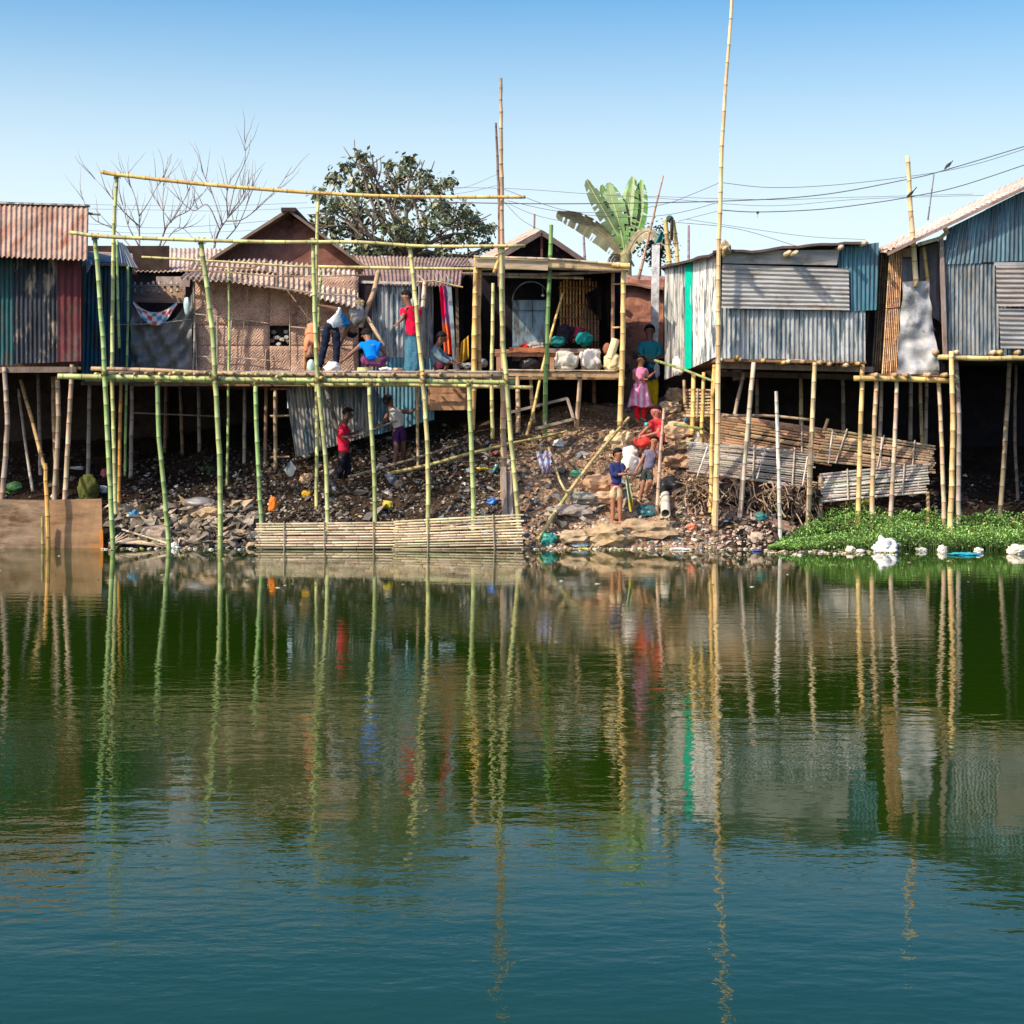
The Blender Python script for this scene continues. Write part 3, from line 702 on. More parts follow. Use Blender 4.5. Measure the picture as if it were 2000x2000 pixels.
h5 = hutroot('brown mud walled gable house behind the woven wall hut', 560, 36.5)
part(h5, 'wall', 'mud', lambda g: g.add([P(404, 760, 35.6), P(712, 760, 35.6), P(712, 520, 35.6), P(563, 418, 35.6), P(404, 518, 35.6)] + [P(404, 760, 35.6) + V((0, 4, 0)), P(712, 760, 35.6) + V((0, 4, 0)), P(712, 520, 35.6) + V((0, 4, 0)), P(563, 418, 35.6) + V((0, 4, 0)), P(404, 518, 35.6) + V((0, 4, 0))],
    [[0, 1, 2, 3, 4], [9, 8, 7, 6, 5], [0, 5, 6, 1], [1, 6, 7, 2], [4, 9, 5, 0]], (.23, .105, .085)))
def groof(g, apex, l, r, Y, depth, over, col, th=.05):
    for e, sd in ((l, 0), (r, 1)):
        a = P(*apex, Y - over); b = P(*e, Y - over); D = V((0, depth + over, 0))
        n = V((0, 0, th))
        vs = [a, b, b + D, a + D, a + n, b + n, b + D + n, a + D + n]
        g.add(vs, [[0, 1, 2, 3], [7, 6, 5, 4], [0, 4, 5, 1], [1, 5, 6, 2], [2, 6, 7, 3]], col)
part(h5, 'roof', 'roof_sheet', lambda g: groof(g, (563, 413), (396, 520), (722, 532), 35.6, 4, .45, (.20, .15, .12), .07))
part(h5, 'ridge_cap', 'dark', lambda g: g.beam(P(563, 409, 35.1), P(563, 409, 35.1) + V((0, 4.6, 0)), .3, .08, (.06, .05, .05)))

# corrugated wall and door recess in the middle
h6 = hutroot('corrugated zinc sided hut with dark doorway behind the man in red', 780, 33)
part(h6, 'wall', 'zinc', lambda g: g.corr([P(727, 745, 33.1), P(812, 745, 33.1), P(812, 557, 33.1), P(727, 557, 33.1)], (.42, .44, .46), pitch=.10, amp=.022, seed=40))
part(h6, 'lower_wall', 'zinc', lambda g: g.corr([P(578, 896, 33.0), P(735, 850, 33.0), P(735, 690, 33.0), P(548, 690, 33.0)], (.36, .35, .34), pitch=.075, seed=41, rag=.03))
part(h6, 'lower_wall', 'painted_tin', lambda g: g.corr([P(733, 850, 33.03), P(848, 822, 33.03), P(848, 700, 33.03), P(733, 700, 33.03)], (.10, .24, .32), pitch=.08, seed=42, rag=.03))
part(h6, 'lintel', 'old_wood', lambda g: g.beam(P(706, 551, 33.0), P(806, 553, 33.0), .05, .05, (.5, .46, .42)))
part(h6, 'side_wall', 'zinc', lambda g: g.corr([P(818, 740, 32.9), P(845, 740, 33.6), P(845, 550, 33.6), P(818, 550, 32.9)], (.42, .42, .44), seed=44))
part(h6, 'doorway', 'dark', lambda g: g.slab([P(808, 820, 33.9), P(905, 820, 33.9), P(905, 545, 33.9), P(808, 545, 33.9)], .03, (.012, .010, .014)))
part(h6, 'door_post', 'painted_tin', lambda g: (g.beam(P(890, 735, 32.75), P(877, 545, 32.75), .07, .06, (.22, .30, .34)), g.beam(P(895, 735, 33.3), P(892, 560, 33.3), .06, .05, (.25, .17, .12))))
part(h6, 'roof', 'roof_sheet', lambda g: (g.corr([P(715, 556, 33.0), P(900, 560, 33.0), P(905, 520, 35.2), P(708, 520, 35.2)], (.25, .17, .15), seed=45), g.corr([P(712, 545, 34.2), P(905, 540, 34.2), P(940, 504, 38), P(690, 500, 38)], (.34, .24, .20), seed=46)))
def eavew(g):
    for i in range(7):
        x = 818 + i * 12; g.bamboo([P(x, 552 + ru(-3, 6), 32.7), P(x + ru(-14, 14), 535 + ru(-5, 5), 33.1)], .02, jit(GREY, .3), .9, .3, 6)
    g.bamboo([P(812, 551, 32.7), P(850, 549, 32.7), P(880, 556, 32.7), P(904, 561, 32.7)], .02, TAN, .9)
    g.bamboo([P(826, 600, 32.68), P(830, 550, 32.7)], .05, PALE, .9)
part(h6, 'eave_stick', 'old_wood', eavew)
part(h6, 'inner_wall', 'old_wood', lambda g: [g.beam(P(846 + i * 9, 800, 33.0 + i * .02), P(846 + i * 9, 748, 33.0), .2, .03, jit((.3, .17, .11), .2)) for i in range(9)])
part(h6, 'plank_wall', 'old_wood', lambda g: [g.beam(P(840, 760 + k * 17, 32.7), P(912, 759 + k * 17, 32.7), .04, .15, jit((.42, .24, .14), .15)) for k in range(3)])
one('leaning_prop', 'bark', 'thick bare forked branch propped up behind the crouching workers', 'prop', lambda g: (
    g.tube(crom([P(704, 640, 32.5), P(713, 612, 32.5), P(730, 570, 32.6), P(739, 530, 32.8)]), [.05] * 18 + [.045], (.40, .28, .19), 8),
    g.tube([P(716, 618, 32.5), P(738, 655, 32.4), P(752, 676, 32.3)], .035, (.45, .33, .22), 8)), smooth=True)
one('shoulder_bag', 'tarp', 'worn grey sack hanging on the forked branch under the eave', 'bag', lambda g: (g.lump(P(697, 612, 32.45), (.14, .10, .24), (.30, .31, .33), 5, 3, .3), g.lump(P(703, 592, 32.45), (.09, .07, .08), (.35, .27, .14), 8, 3, .5)), smooth=True)
one('hanging_cloth', 'cloth', 'bright crimson and orange sari hanging in the dark doorway', 'cloth', lambda g: g.cloth([P(868, 690, 32.9), P(886, 694, 32.9), P(874, 558, 32.9), P(858, 560, 32.9)], (.7, .05, .1), 12, 16, .05, 2, seed=1,
    colf=lambda u, v: (.78, .015, .10) if v > .5 and u < .55 else ((.80, .20, .07) if v < .45 and u < .6 else ((.62, .02, .03) if v < .4 else (.28, .2, .4)))))
one('printed_cloth', 'print_cloth', 'mustard yellow garment hanging beside the thick yellow double post', 'cloth', lambda g: g.cloth([P(896, 712, 32.7), P(916, 700, 32.7), P(915, 655, 32.7), P(901, 668, 32.7)], (.46, .28, .03), 8, 8, .05, 2, seed=8))
one('leaning_pole', 'old_wood', 'dark slanting pole under the deck in front of the zinc sheet', 'pole', lambda g: g.bamboo([P(660, 850, 32.4), P(648, 800, 32.45), P(633, 748, 32.5)], .05, (.10, .10, .09), .9))
one('tin_scrap', 'zinc', 'pale diamond shaped tin scrap lying under the left zinc sheet', 'scrap', lambda g: g.slab([P(567, 937, 32.4), P(579, 915, 32.4), P(567, 898, 32.4), P(555, 918, 32.4)], .01, (.5, .5, .5)))
# gable house behind the stall
h7 = hutroot('dark gabled house with pinkish tile roof behind the open stall', 1050, 36)
part(h7, 'wall', 'dark', lambda g: g.add([P(950, 800, 36), P(1146, 800, 36), P(1146, 512, 36), P(1058, 456, 36), P(950, 512, 36)], [[0, 1, 2, 3, 4]], (.035, .025, .035)))
def r7(g):
    g.corr([P(880, 545, 35.4), P(1058, 452, 35.4), P(1040, 447, 38.5), P(885, 530, 38.5)], (.50, .36, .30), vertical=False, pitch=.12, seed=50)
    g.corr([P(1058, 452, 35.4), P(1155, 518, 35.4), P(1150, 515, 38.5), P(1056, 449, 38.5)], (.2, .14, .13), vertical=False, pitch=.12, seed=51)
part(h7, 'roof', 'roof_sheet', r7)
part(h7, 'rafter', 'old_wood', lambda g: (g.beam(P(900, 548, 35.3), P(1058, 454, 35.3), .06, .1, (.12, .09, .09)), g.beam(P(1058, 454, 35.3), P(1152, 518, 35.3), .06, .1, (.12, .09, .09)), g.beam(P(1075, 466, 35.6), P(1128, 505, 35.6), .05, .05, (.32, .25, .24)), g.beam(P(1058, 515, 35.6), P(1058, 460, 35.6), .05, .05, (.12, .05, .05))))
one('wooden_pole', 'old_wood', 'short thin stick above the pinkish tile roof', 'pole', lambda g: g.bamboo([P(1043, 460, 39), P(1044, 418, 39)], .03, (.25, .17, .16), .8))
one('wooden_pole', 'old_wood', 'short grey stick between the pinkish roof and the banana plant', 'pole', lambda g: g.bamboo([P(1142, 510, 37), P(1140, 462, 37)], .035, (.3, .22, .25), .8))

# ------------------------------------------------------------------ the open stall
st = hutroot('open fronted stall on a plank deck with a flat bamboo roof', 1080, 33, 'stall')
part(st, 'floor', 'old_wood', lambda g: (g.slab([P(880, 736, 32.5), P(1222, 736, 32.5), P(1212, 738, 35.4), P(890, 738, 35.4)], .05, (.3, .2, .13))))
part(st, 'floor_beam', 'old_wood', lambda g: (g.beam(P(988, 729, 32.35), P(1214, 733, 32.35), .06, .10, (.42, .27, .16)), g.beam(P(975, 722, 32.3), P(1200, 724, 32.3), .04, .02, PALE), g.beam(P(812, 724, 32.6), P(935, 724, 32.6), .05, .04, PALE)))
part(st, 'roof', 'roof_sheet', lambda g: (g.slab([P(925, 516, 32.2), P(1228, 528, 32.2), P(1205, 520, 35.2), P(915, 505, 35.2)], .04, (.42, .33, .25))))
part(st, 'fascia', 'slat', lambda g: (g.slab([P(926, 522, 32.1), P(1070, 528, 32.1), P(1070, 508, 32.1), P(928, 502, 32.1)], .03, (.46, .36, .25), 12, 2, .02), g.slab([P(1070, 522, 32.08), P(1228, 528, 32.08), P(1228, 517, 32.08), P(1070, 507, 32.08)], .03, (.5, .37, .22), 12, 2, .02), g.bamboo([P(925, 501, 32.05), P(1078, 506, 32.05), P(1200, 515, 32.05), P(1230, 516, 32.05)], .025, PALE, 1)))
part(st, 'roof_beam', 'bamboo', lambda g: (g.bamboo([P(900, 534, 32.3), P(1060, 536, 32.3), P(1225, 528, 32.3)], .035, (.16, .12, .1), 1), g.bamboo([P(985, 540, 32.9), P(1140, 543, 32.9)], .03, (.5, .44, .36), 1), g.bamboo([P(1195, 518, 32.0), P(1230, 520, 32.0)], .04, YEL, 1)))
for pts, Y, r, c in [([(922, 840), (926, 728), (927, 640), (930, 503)], 32.2, .065, YEL), ([(937, 740), (935, 640), (938, 510)], 32.3, .05, (.5, .28, .12)),
                     ([(1210, 832), (1214, 753), (1217, 640), (1218, 524)], 32.2, .062, (.62, .42, .17)), ([(1196, 735), (1197, 640), (1197, 520)], 32.6, .045, (.3, .17, .09)),
                     ([(1012, 845), (1011, 735)], 32.35, .055, TAN), ([(1042, 825), (1036, 735)], 32.6, .045, TAN), ([(1126, 835), (1130, 780), (1133, 737)], 32.4, .055, TAN), ([(1050, 800), (1050, 740)], 34.4, .05, BROWN), ([(1160, 800), (1160, 740)], 34.4, .05, BROWN)]:
    pole(st, 'post', pts, Y, r, c)
for y in (555, 640): pole(st, 'cross_rail', [(1196, y), (1218, y - 1)], 32.5, .022, (.5, .35, .16))
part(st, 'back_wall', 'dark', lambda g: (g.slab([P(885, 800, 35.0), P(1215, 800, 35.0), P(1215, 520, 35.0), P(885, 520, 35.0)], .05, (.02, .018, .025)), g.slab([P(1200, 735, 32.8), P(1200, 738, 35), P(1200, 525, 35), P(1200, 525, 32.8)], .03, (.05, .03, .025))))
part(st, 'shade_backing', 'dark', lambda g: g.slab([P(890, 860, 34.8), P(1215, 830, 34.8), P(1215, 738, 34.8), P(890, 738, 34.8)], .05, (.02, .015, .015)))  # near-black sheet added below the deck in place of shade
part(st, 'woven_panel', 'slat', lambda g: matpanel(g, [P(1092, 665, 33.6), P(1168, 665, 33.6), P(1168, 548, 33.6), P(1092, 548, 33.6)], (.50, .27, .10), 12, vertical=True, cross=4, cr=.015), True)
part(st, 'shutter', 'slat', lambda g: matpanel(g, [P(1135, 690, 33.4), P(1172, 690, 33.4), P(1172, 600, 33.4), P(1135, 600, 33.4)], (.20, .11, .07), 6, vertical=True, cross=2), True)
one('metal_cabinet', 'painted_tin', 'blue grey sheet metal door with a rounded arch frame inside the stall', 'cabinet', lambda g: (
    g.slab([P(1001, 705, 33.3), P(1072, 705, 33.3), P(1073, 586, 33.3), P(1001, 586, 33.3)], .04, (.17, .26, .34), 10, 10, .03),
    g.tube([P(1037 + 36 * math.cos(t / 16 * math.pi), 588 - 38 * math.sin(t / 16 * math.pi), 33.3) for t in range(17)], .012, (.18, .28, .33), 6),
    g.beam(P(1040, 587, 33.27), P(1040, 640, 33.27), .015, .01, (.05, .07, .09)), g.beam(P(1001, 606, 33.27), P(1072, 607, 33.27), .01, .015, (.05, .07, .09))))
tb = thing('counter', P(1068, 735, 32.9), 'rough red brown counter table inside the open stall', 'table')
part(tb, 'top', 'old_wood', lambda g: g.slab([P(966, 689, 32.75), P(1172, 690, 32.75), P(1168, 684, 33.3), P(966, 682, 33.3)], .07, (.32, .15, .09)))
part(tb, 'rail', 'old_wood', lambda g: (g.beam(P(994, 682, 32.72), P(1066, 684, 32.72), .04, .08, (.42, .16, .08)), g.beam(P(1066, 684, 32.72), P(1172, 685, 32.72), .04, .07, (.22, .16, .14))))
for x in (974, 1078, 1166): part(tb, 'leg', 'old_wood', lambda g, x=x: g.beam(P(x, 735, 32.8), P(x, 690, 32.8), .09, .06, (.4, .22, .14)))
def bundle(name, label, x, y, Y, r, col, seed, m='cloth', cat='bundle', group=None, sq=.2, amp=.25, rot=0):
    return one(name, m, label, cat, lambda g: g.lump(P(x, y, Y), r, col, seed, 4, amp, 1.8, sq * .6, rot, None, .11 if amp > .1 else 0), group, smooth=True)
bundle('cloth_bundle', 'teal bundle on the counter just right of the leaning yellow bamboo', 1089, 667, 32.95, (.15, .14, .10), (.02, .20, .21), 1)
bundle('cloth_bundle', 'large round teal bundle at the right end of the counter', 1141, 663, 32.95, (.16, .15, .14), (.01, .22, .21), 2)
bundle('cloth_bundle', 'crimson bundle piled behind the teal bundles on the counter', 1127, 650, 33.15, (.14, .1, .12), (.33, .03, .08), 3)
bundle('cloth_bundle', 'grey and cream heap of cloth at the middle of the counter', 1046, 675, 32.9, (.16, .12, .08), (.36, .33, .32), 4, amp=.5)
bundle('cloth_bundle', 'small bright red cloth at the left end of the counter', 1025, 677, 32.9, (.09, .08, .05), (.55, .04, .04), 5, amp=.4)
bundle('cloth_bundle', 'black heap of cloth with pale trims behind the counter', 1106, 650, 33.1, (.16, .1, .17), (.025, .02, .035), 6, amp=.5)
bundle('black_sack', 'round black sack under the counter at the left', 1036, 712, 32.9, (.20, .14, .16), (.015, .012, .015), 7, 'plastic', 'sack')
bundle('white_sack', 'wide white plastic sack on the stall deck, left of its twin', 1106, 706, 32.55, (.23, .16, .19), (.70, .64, .55), 11, 'cloth', 'sack', sq=.7, amp=.42)
bundle('white_sack', 'tall white sack with a grey fold next to the wide one', 1154, 704, 32.6, (.19, .15, .21), (.64, .60, .57), 12, 'cloth', 'sack', sq=.7, amp=.42)
bundle('white_sack', 'cream sack slumped on the stall deck beside the right post', 1197, 708, 32.45, (.17, .13, .17), (.72, .60, .36), 13, 'cloth', 'sack', sq=.6)
one('rolled_mat', 'cloth', 'cream roll leaning upright on the cream sack by the right stall post', 'roll', lambda g: g.tube([P(1191, 700, 32.4), P(1203, 662, 32.4)], [.085, .08], (.76, .66, .42), 12))
bundle('clay_pot', 'reddish pot behind the cream roll on the stall deck', 1186, 682, 32.7, (.09, .09, .12), (.35, .14, .09), 14, 'mud', 'pot', sq=0, amp=.06)
bundle('kettle', 'round dull metal pot on the deck right of the double post', 943, 709, 32.5, (.10, .10, .085), (.30, .29, .32), 15, 'zinc_flat', 'pot', sq=0, amp=.05)
bundle('cloth_bundle', 'grey crumpled cloth lying beside the crouching person', 912, 714, 32.3, (.12, .1, .05), (.25, .26, .27), 17, amp=.5)
one('lamp', 'plastic', 'small white bulb hanging on a cord above the metal door', 'lamp', lambda g: (g.tube([P(1060, 576, 33.2), P(1060, 556, 33.2)], .004, (.3, .3, .3), 5), g.lump(P(1060, 577, 33.2), (.03, .03, .025), (.8, .8, .82), 1, 2, 0)))
one('hanging_cloth', 'dark', 'large black drape hanging in the upper right of the stall', 'cloth', lambda g: g.cloth([P(1150, 602, 33.2), P(1190, 640, 33.2), P(1192, 545, 33.2), P(1143, 575, 33.2)], (.015, .01, .012), 8, 8, .06, 2))
one('broken_frame', 'old_wood', 'weathered wooden bed frame lying on the bank under the stall', 'frame', lambda g: (
    g.beam(P(993, 806, 32.25), P(1108, 778, 32.5), .04, .05, (.33, .26, .22)), g.beam(P(1108, 778, 32.5), P(1121, 820, 32.3), .04, .04, (.33, .26, .22)),
    g.beam(P(1046, 837, 32.1), P(1122, 818, 32.3), .04, .05, (.38, .29, .21)), g.beam(P(1062, 790, 32.35), P(1066, 832, 32.2), .03, .03, (.3, .22, .17))))
def long_poles(g, a, b, c): g.bamboo([hit(*a) + V((0, 0, .06)), hit(*c) + V((0, 0, .10)), hit(*b) + V((0, 0, .05))], .036, (.37, .30, .10), .7)
one('bamboo_pole', 'bamboo', 'long olive bamboo pole lying up the slope behind the scaffold posts', 'pole', lambda g: g.bamboo([P(760, 925, 31.9), P(850, 905, 31.95), P(924, 884, 32.0), P(1103, 844, 32.3)], .040, (.37, .31, .11), .7))
one('bamboo_pole', 'bamboo', 'thin yellow bamboo lying over the end of the long olive pole', 'pole', lambda g: g.bamboo([P(985, 868, 32.05), P(1060, 853, 32.15), P(1107, 842, 32.3)], .025, (.5, .42, .12), .8))
one('bamboo_pole', 'old_wood', 'dark pole lying low under the deck near the two men', 'pole', lambda g: g.bamboo([P(680, 932, 31.9), P(760, 910, 31.95), P(860, 880, 32.1), P(895, 868, 32.2)], .035, (.17, .13, .08), .7))
one('bent_stick', 'bamboo', 'bent pale bamboo stick on the rubbish slope right of the scaffold', 'stick', lambda g: g.bamboo([P(1071, 874, 31.8), P(1085, 915, 31.3), P(1100, 954, 30.95), P(1114, 959, 30.9)], .028, (.45, .34, .17), .9))
one('woven_bag', 'print_cloth', 'blue and white striped plastic bag on the dark rubbish slope', 'bag', lambda g: g.cloth([P(1060, 925, 31.0), P(1076, 915, 31.1), P(1076, 880, 31.5), P(1047, 885, 31.5)], (.45, .50, .66), 12, 8, .07, 2, colf=lambda u, v: (.55, .25, .22) if int(v * 9) % 4 == 2 else (.42, .48, .64)))
for x, y0, y1, c in ((978, 905, 1005, GREY), (990, 915, 1005, (.35, .27, .22)), (997, 925, 1006, GREY)):
    pass
one('plank_stack', 'old_wood', 'upright grey planks behind the right end of the yellowish screen', 'planks', lambda g: [g.beam(P(x, 1012, 30.4 + i * .05), P(x - 3, y0, 30.7 + i * .05), .10, .03, c) for i, (x, y0, c) in enumerate([(986, 912, (.28, .22, .19)), (997, 922, (.33, .26, .22)), (1006, 940, (.25, .2, .17))])])

# ------------------------------------------------------------------ mud wall, white post and bits behind the girl
h8 = hutroot('reddish mud walled hut behind the woman in teal', 1250, 36.5)
part(h8, 'wall', 'mud', lambda g: g.slab([P(1205, 800, 36), P(1300, 800, 36), P(1300, 548, 36), P(1205, 545, 36)], .3, (.42, .19, .13), 20, 20, .08))
part(h8, 'roof', 'rusty', lambda g: g.slab([P(1200, 552, 35.8), P(1305, 560, 35.8), P(1300, 538, 38), P(1205, 535, 38)], .05, (.32, .2, .17), 12, 4, .1))
one('concrete_post', 'stone', 'slim white concrete post left of the weathered zinc hut', 'post', lambda g: g.beam(P(1276, 800, 34.6), P(1281, 478, 34.6), .15, .13, (.62, .64, .68)))
one('wooden_pole', 'old_wood', 'thin brown pole leaning right over the banana plant', 'pole', lambda g: g.bamboo([P(1247, 545, 35), P(1270, 450, 35), P(1283, 395, 35), P(1296, 343, 35)], .04, (.36, .22, .16), .4))
one('bamboo_pole', 'bamboo', 'stubby yellow bamboo end sticking up left of its twin above the zinc hut', 'pole', lambda g: g.bamboo([P(1308, 520, 34), P(1303, 470, 34), P(1299, 430, 34)], .058, (.58, .42, .16), .9), 'yellow bamboo ends above the zinc hut')
one('bamboo_pole', 'bamboo', 'stubby yellow bamboo end wrapped with dark cloth, the right one of the pair', 'pole', lambda g: g.bamboo([P(1324, 520, 34), P(1320, 470, 34), P(1315, 430, 34)], .048, (.58, .42, .16), .9), 'yellow bamboo ends above the zinc hut')
one('cloth_wrap', 'cloth', 'dark rag tied round the two stubby yellow bamboo ends', 'rag', lambda g: (g.lump(P(1308, 428, 33.95), (.07, .07, .07), (.05, .09, .08), 2, 2, .4), g.cloth([P(1308, 470, 33.9), P(1315, 468, 33.9), P(1317, 430, 33.9), P(1309, 430, 33.9)], (.08, .07, .05), 4, 8, .02, 1)))
one('wooden_pole', 'old_wood', 'thin dark stick rising behind the left roof corner of the zinc hut', 'pole', lambda g: g.bamboo([P(1345, 512, 38), P(1345, 440, 38)], .035, (.3, .24, .3), .8))
one('hanging_cloth', 'cloth', 'teal cloth draped on top of the slim white concrete post', 'cloth', lambda g: g.cloth([P(1277, 476, 34.4), P(1294, 472, 34.4), P(1296, 452, 34.4), P(1290, 452, 34.4)], (.05, .25, .27), 6, 6, .05, 1))

# ------------------------------------------------------------------ weathered zinc hut on stilts (right)
z1 = hutroot('weathered zinc hut on tall stilts with white side wall and green stripe', 1540, 32)
part(z1, 'wall', 'zinc', lambda g: g.corr([P(1408, 699, 30.9), P(1690, 707, 30.9), P(1690, 596, 30.9), P(1408, 592, 30.9)], (.38, .40, .42), seed=60, rag=.02, wob=.03))['label'] = 'lower wall of upright corrugated zinc'
part(z1, 'wall', 'zinc', lambda g: g.corr([P(1640, 608, 30.86), P(1712, 604, 30.86), P(1716, 474, 30.86), P(1636, 484, 30.86)], (.07, .20, .28), seed=61, rag=.015))['label'] = 'blue upright corrugated sheet under the roof end'
part(z1, 'wall', 'zinc_flat', lambda g: g.corr([P(1410, 602, 30.80), P(1659, 606, 30.80), P(1658, 524, 30.80), P(1411, 516, 30.80)], (.46, .45, .45), vertical=False, pitch=.082, amp=.017, seed=62, rag=.01))['label'] = 'corrugated sheet laid sideways'
part(z1, 'fascia', 'zinc_flat', lambda g: g.slab([P(1411, 514, 30.78), P(1634, 518, 30.78), P(1640, 488, 30.78), P(1412, 490, 30.78)], .01, (.34, .32, .315), 30, 4, .03))
def sidew(g):
    Ya, Yb = 30.9, 33.2
    for x0, x1, c, cr in [(1298, 1338, (.50, .49, .47), 1), (1350, 1404, (.72, .70, .69), 1)]:
        def YY(x): return Yb + (Ya - Yb) * (x - 1298) / (1408 - 1298)
        top = lambda x: 520 - (x - 1298) * .25 if x < 1350 else 507 - (x - 1350) * .30
        bot = lambda x: 742 - (x - 1298) * .45
        g.corr([P(x0, bot(x0), YY(x0)), P(x1, bot(x1), YY(x1)), P(x1, top(x1), YY(x1)), P(x0, top(x0), YY(x0))], c, seed=64, amp=.010, pitch=.1)
part(z1, 'side_wall', 'zinc', sidew)
part(z1, 'corner_strip', 'cloth', lambda g: g.slab([P(1337, 722, 32.3), P(1350, 719, 32.05), P(1352, 512, 32.05), P(1338, 518, 32.3)], .01, (.0, .46, .33)))['label'] = 'bright green vertical strip'
part(z1, 'roof', 'roof_sheet', lambda g: (g.slab([P(1392, 492, 30.6), P(1696, 470, 30.6), P(1680, 492, 35), P(1400, 505, 35)], .045, (.10, .075, .08), 20, 4, .06), g.slab([P(1290, 520, 33.1), P(1396, 493, 30.6), P(1420, 500, 34.5), P(1296, 525, 35)], .045, (.08, .06, .07), 10, 4, .04)))
part(z1, 'floor', 'old_wood', lambda g: (g.slab([P(1400, 706, 30.9), P(1692, 710, 30.9), P(1690, 716, 35.5), P(1330, 725, 35.0)], .05, BROWN), g.beam(P(1402, 714, 31.2), P(1705, 722, 31.2), .09, .1, (.22, .17, .14)), g.beam(P(1400, 730, 32.6), P(1720, 738, 32.6), .09, .1, (.12, .09, .08))))
for x, y in [(1411, 702), (1440, 698), (1446, 702), (1492, 704), (1532, 708), (1541, 706), (1603, 708), (1622, 711), (1654, 713), (1678, 710), (1570, 706)]:
    g = G(); a = P(x, y, 30.72); g.bamboo([a, a + V((ru(-.02, .02), .9, .02))], ru(.035, .05), random.choice([PALE, YEL, TAN]), 1); g.build('joist', 'bamboo', z1, True)
for x, y in [(1418, 484), (1542, 493), (1556, 493), (1645, 482), (1690, 474)]:
    g = G(); a = P(x, y, 30.22 if x < 1600 else 30.45); g.bamboo([a, a + V((0, 1.2, .03))], .05, PALE, 1); g.build('roof_pole', 'bamboo', z1, True)
for pts, Y, r, c in [([(1393, 1060), (1401, 857), (1402, 702), (1404, 620)], 30.6, .055, YEL), ([(1388, 1040), (1390, 880), (1391, 779), (1395, 712)], 30.9, .048, YEL),
                     ([(1352, 850), (1355, 729)], 31.9, .055, YEL), ([(1368, 900), (1371, 830), (1375, 727)], 31.6, .045, YEL), ([(1338, 790), (1336, 742)], 32.3, .04, TAN),
                     ([(1441, 1050), (1461, 831), (1472, 708)], 30.85, .056, (.50, .40, .30)), ([(1432, 830), (1442, 775), (1453, 728)], 32, .045, GREY),
                     ([(1577, 1050), (1586, 831), (1592, 708)], 30.85, .056, (.50, .36, .22)), ([(1565, 850), (1564, 735)], 32.6, .05, (.33, .24, .13)),
                     ([(1675, 1045), (1681, 831), (1685, 712)], 30.85, .056, (.56, .38, .16)), ([(1648, 880), (1646, 735)], 34, .05, GREY), ([(1480, 880), (1478, 740)], 34.4, .05, GREY), ([(1602, 1040), (1603, 930)], 31.2, .055, (.3, .2, .14)),
                     ([(1391, 779), (1398, 742), (1396, 720)], 30.7, .035, YEL)]:
    pole(z1, 'stilt', pts, Y, r, c)
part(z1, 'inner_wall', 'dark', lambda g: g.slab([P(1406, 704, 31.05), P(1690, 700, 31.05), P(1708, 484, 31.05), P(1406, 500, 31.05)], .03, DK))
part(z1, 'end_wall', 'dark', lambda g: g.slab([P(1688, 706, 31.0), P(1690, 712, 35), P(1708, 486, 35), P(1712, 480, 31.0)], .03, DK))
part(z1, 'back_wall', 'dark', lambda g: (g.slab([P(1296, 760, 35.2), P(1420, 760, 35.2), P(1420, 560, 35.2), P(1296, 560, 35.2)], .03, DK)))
part(z1, 'shade_backing', 'dark', lambda g: g.slab([P(1285, 900, 35.3), P(1720, 940, 35.3), P(1720, 715, 35.3), P(1285, 700, 35.3)], .05, (.03, .025, .025)))  # black backing added under the hut; its colour stands for shade
one('bamboo_mast', 'bamboo', 'very tall bamboo mast running out of the top, by the weathered zinc hut', 'mast',
    lambda g: g.bamboo([P(1397, 1040, 30.5), P(1401, 857, 30.5), P(1403, 702, 30.5), P(1403, 509, 30.5), P(1407, 395, 30.5), P(1412, 250, 30.5), P(1430, 0, 30.5), P(1440, -110, 30.5)], .062, (.64, .45, .24), .45, .36))
one('bamboo_stake', 'old_wood', 'whitish bare stake standing alone before the zinc hut', 'stake', lambda g: g.bamboo([P(1524, 1060, 30.3), P(1519, 857, 30.3), P(1516, 764, 30.3)], .042, WHITEW, .85))
one('tin_rag', 'litter', 'brown dry palm wad stuck at the roof corner beside the very tall mast', 'wad', lambda g: g.lump(P(1417, 486, 30.5), (.09, .09, .13), (.36, .27, .15), 5, 3, .6))
one('handrail_pole', 'bamboo', 'green bamboo rail sloping from the woman in teal to the zinc hut', 'pole', lambda g: g.bamboo([P(1279, 704, 32.6), P(1330, 720, 32.0), P(1392, 744, 31.2)], .032, (.22, .27, .09), .8))
one('bamboo_pole', 'bamboo', 'short dark green bamboo lying on the bank beside a yellow stilt', 'pole', lambda g: g.bamboo([P(1316, 829, 31.8), P(1345, 833, 31.6), P(1372, 838, 31.3)], .035, (.16, .19, .05), .9))

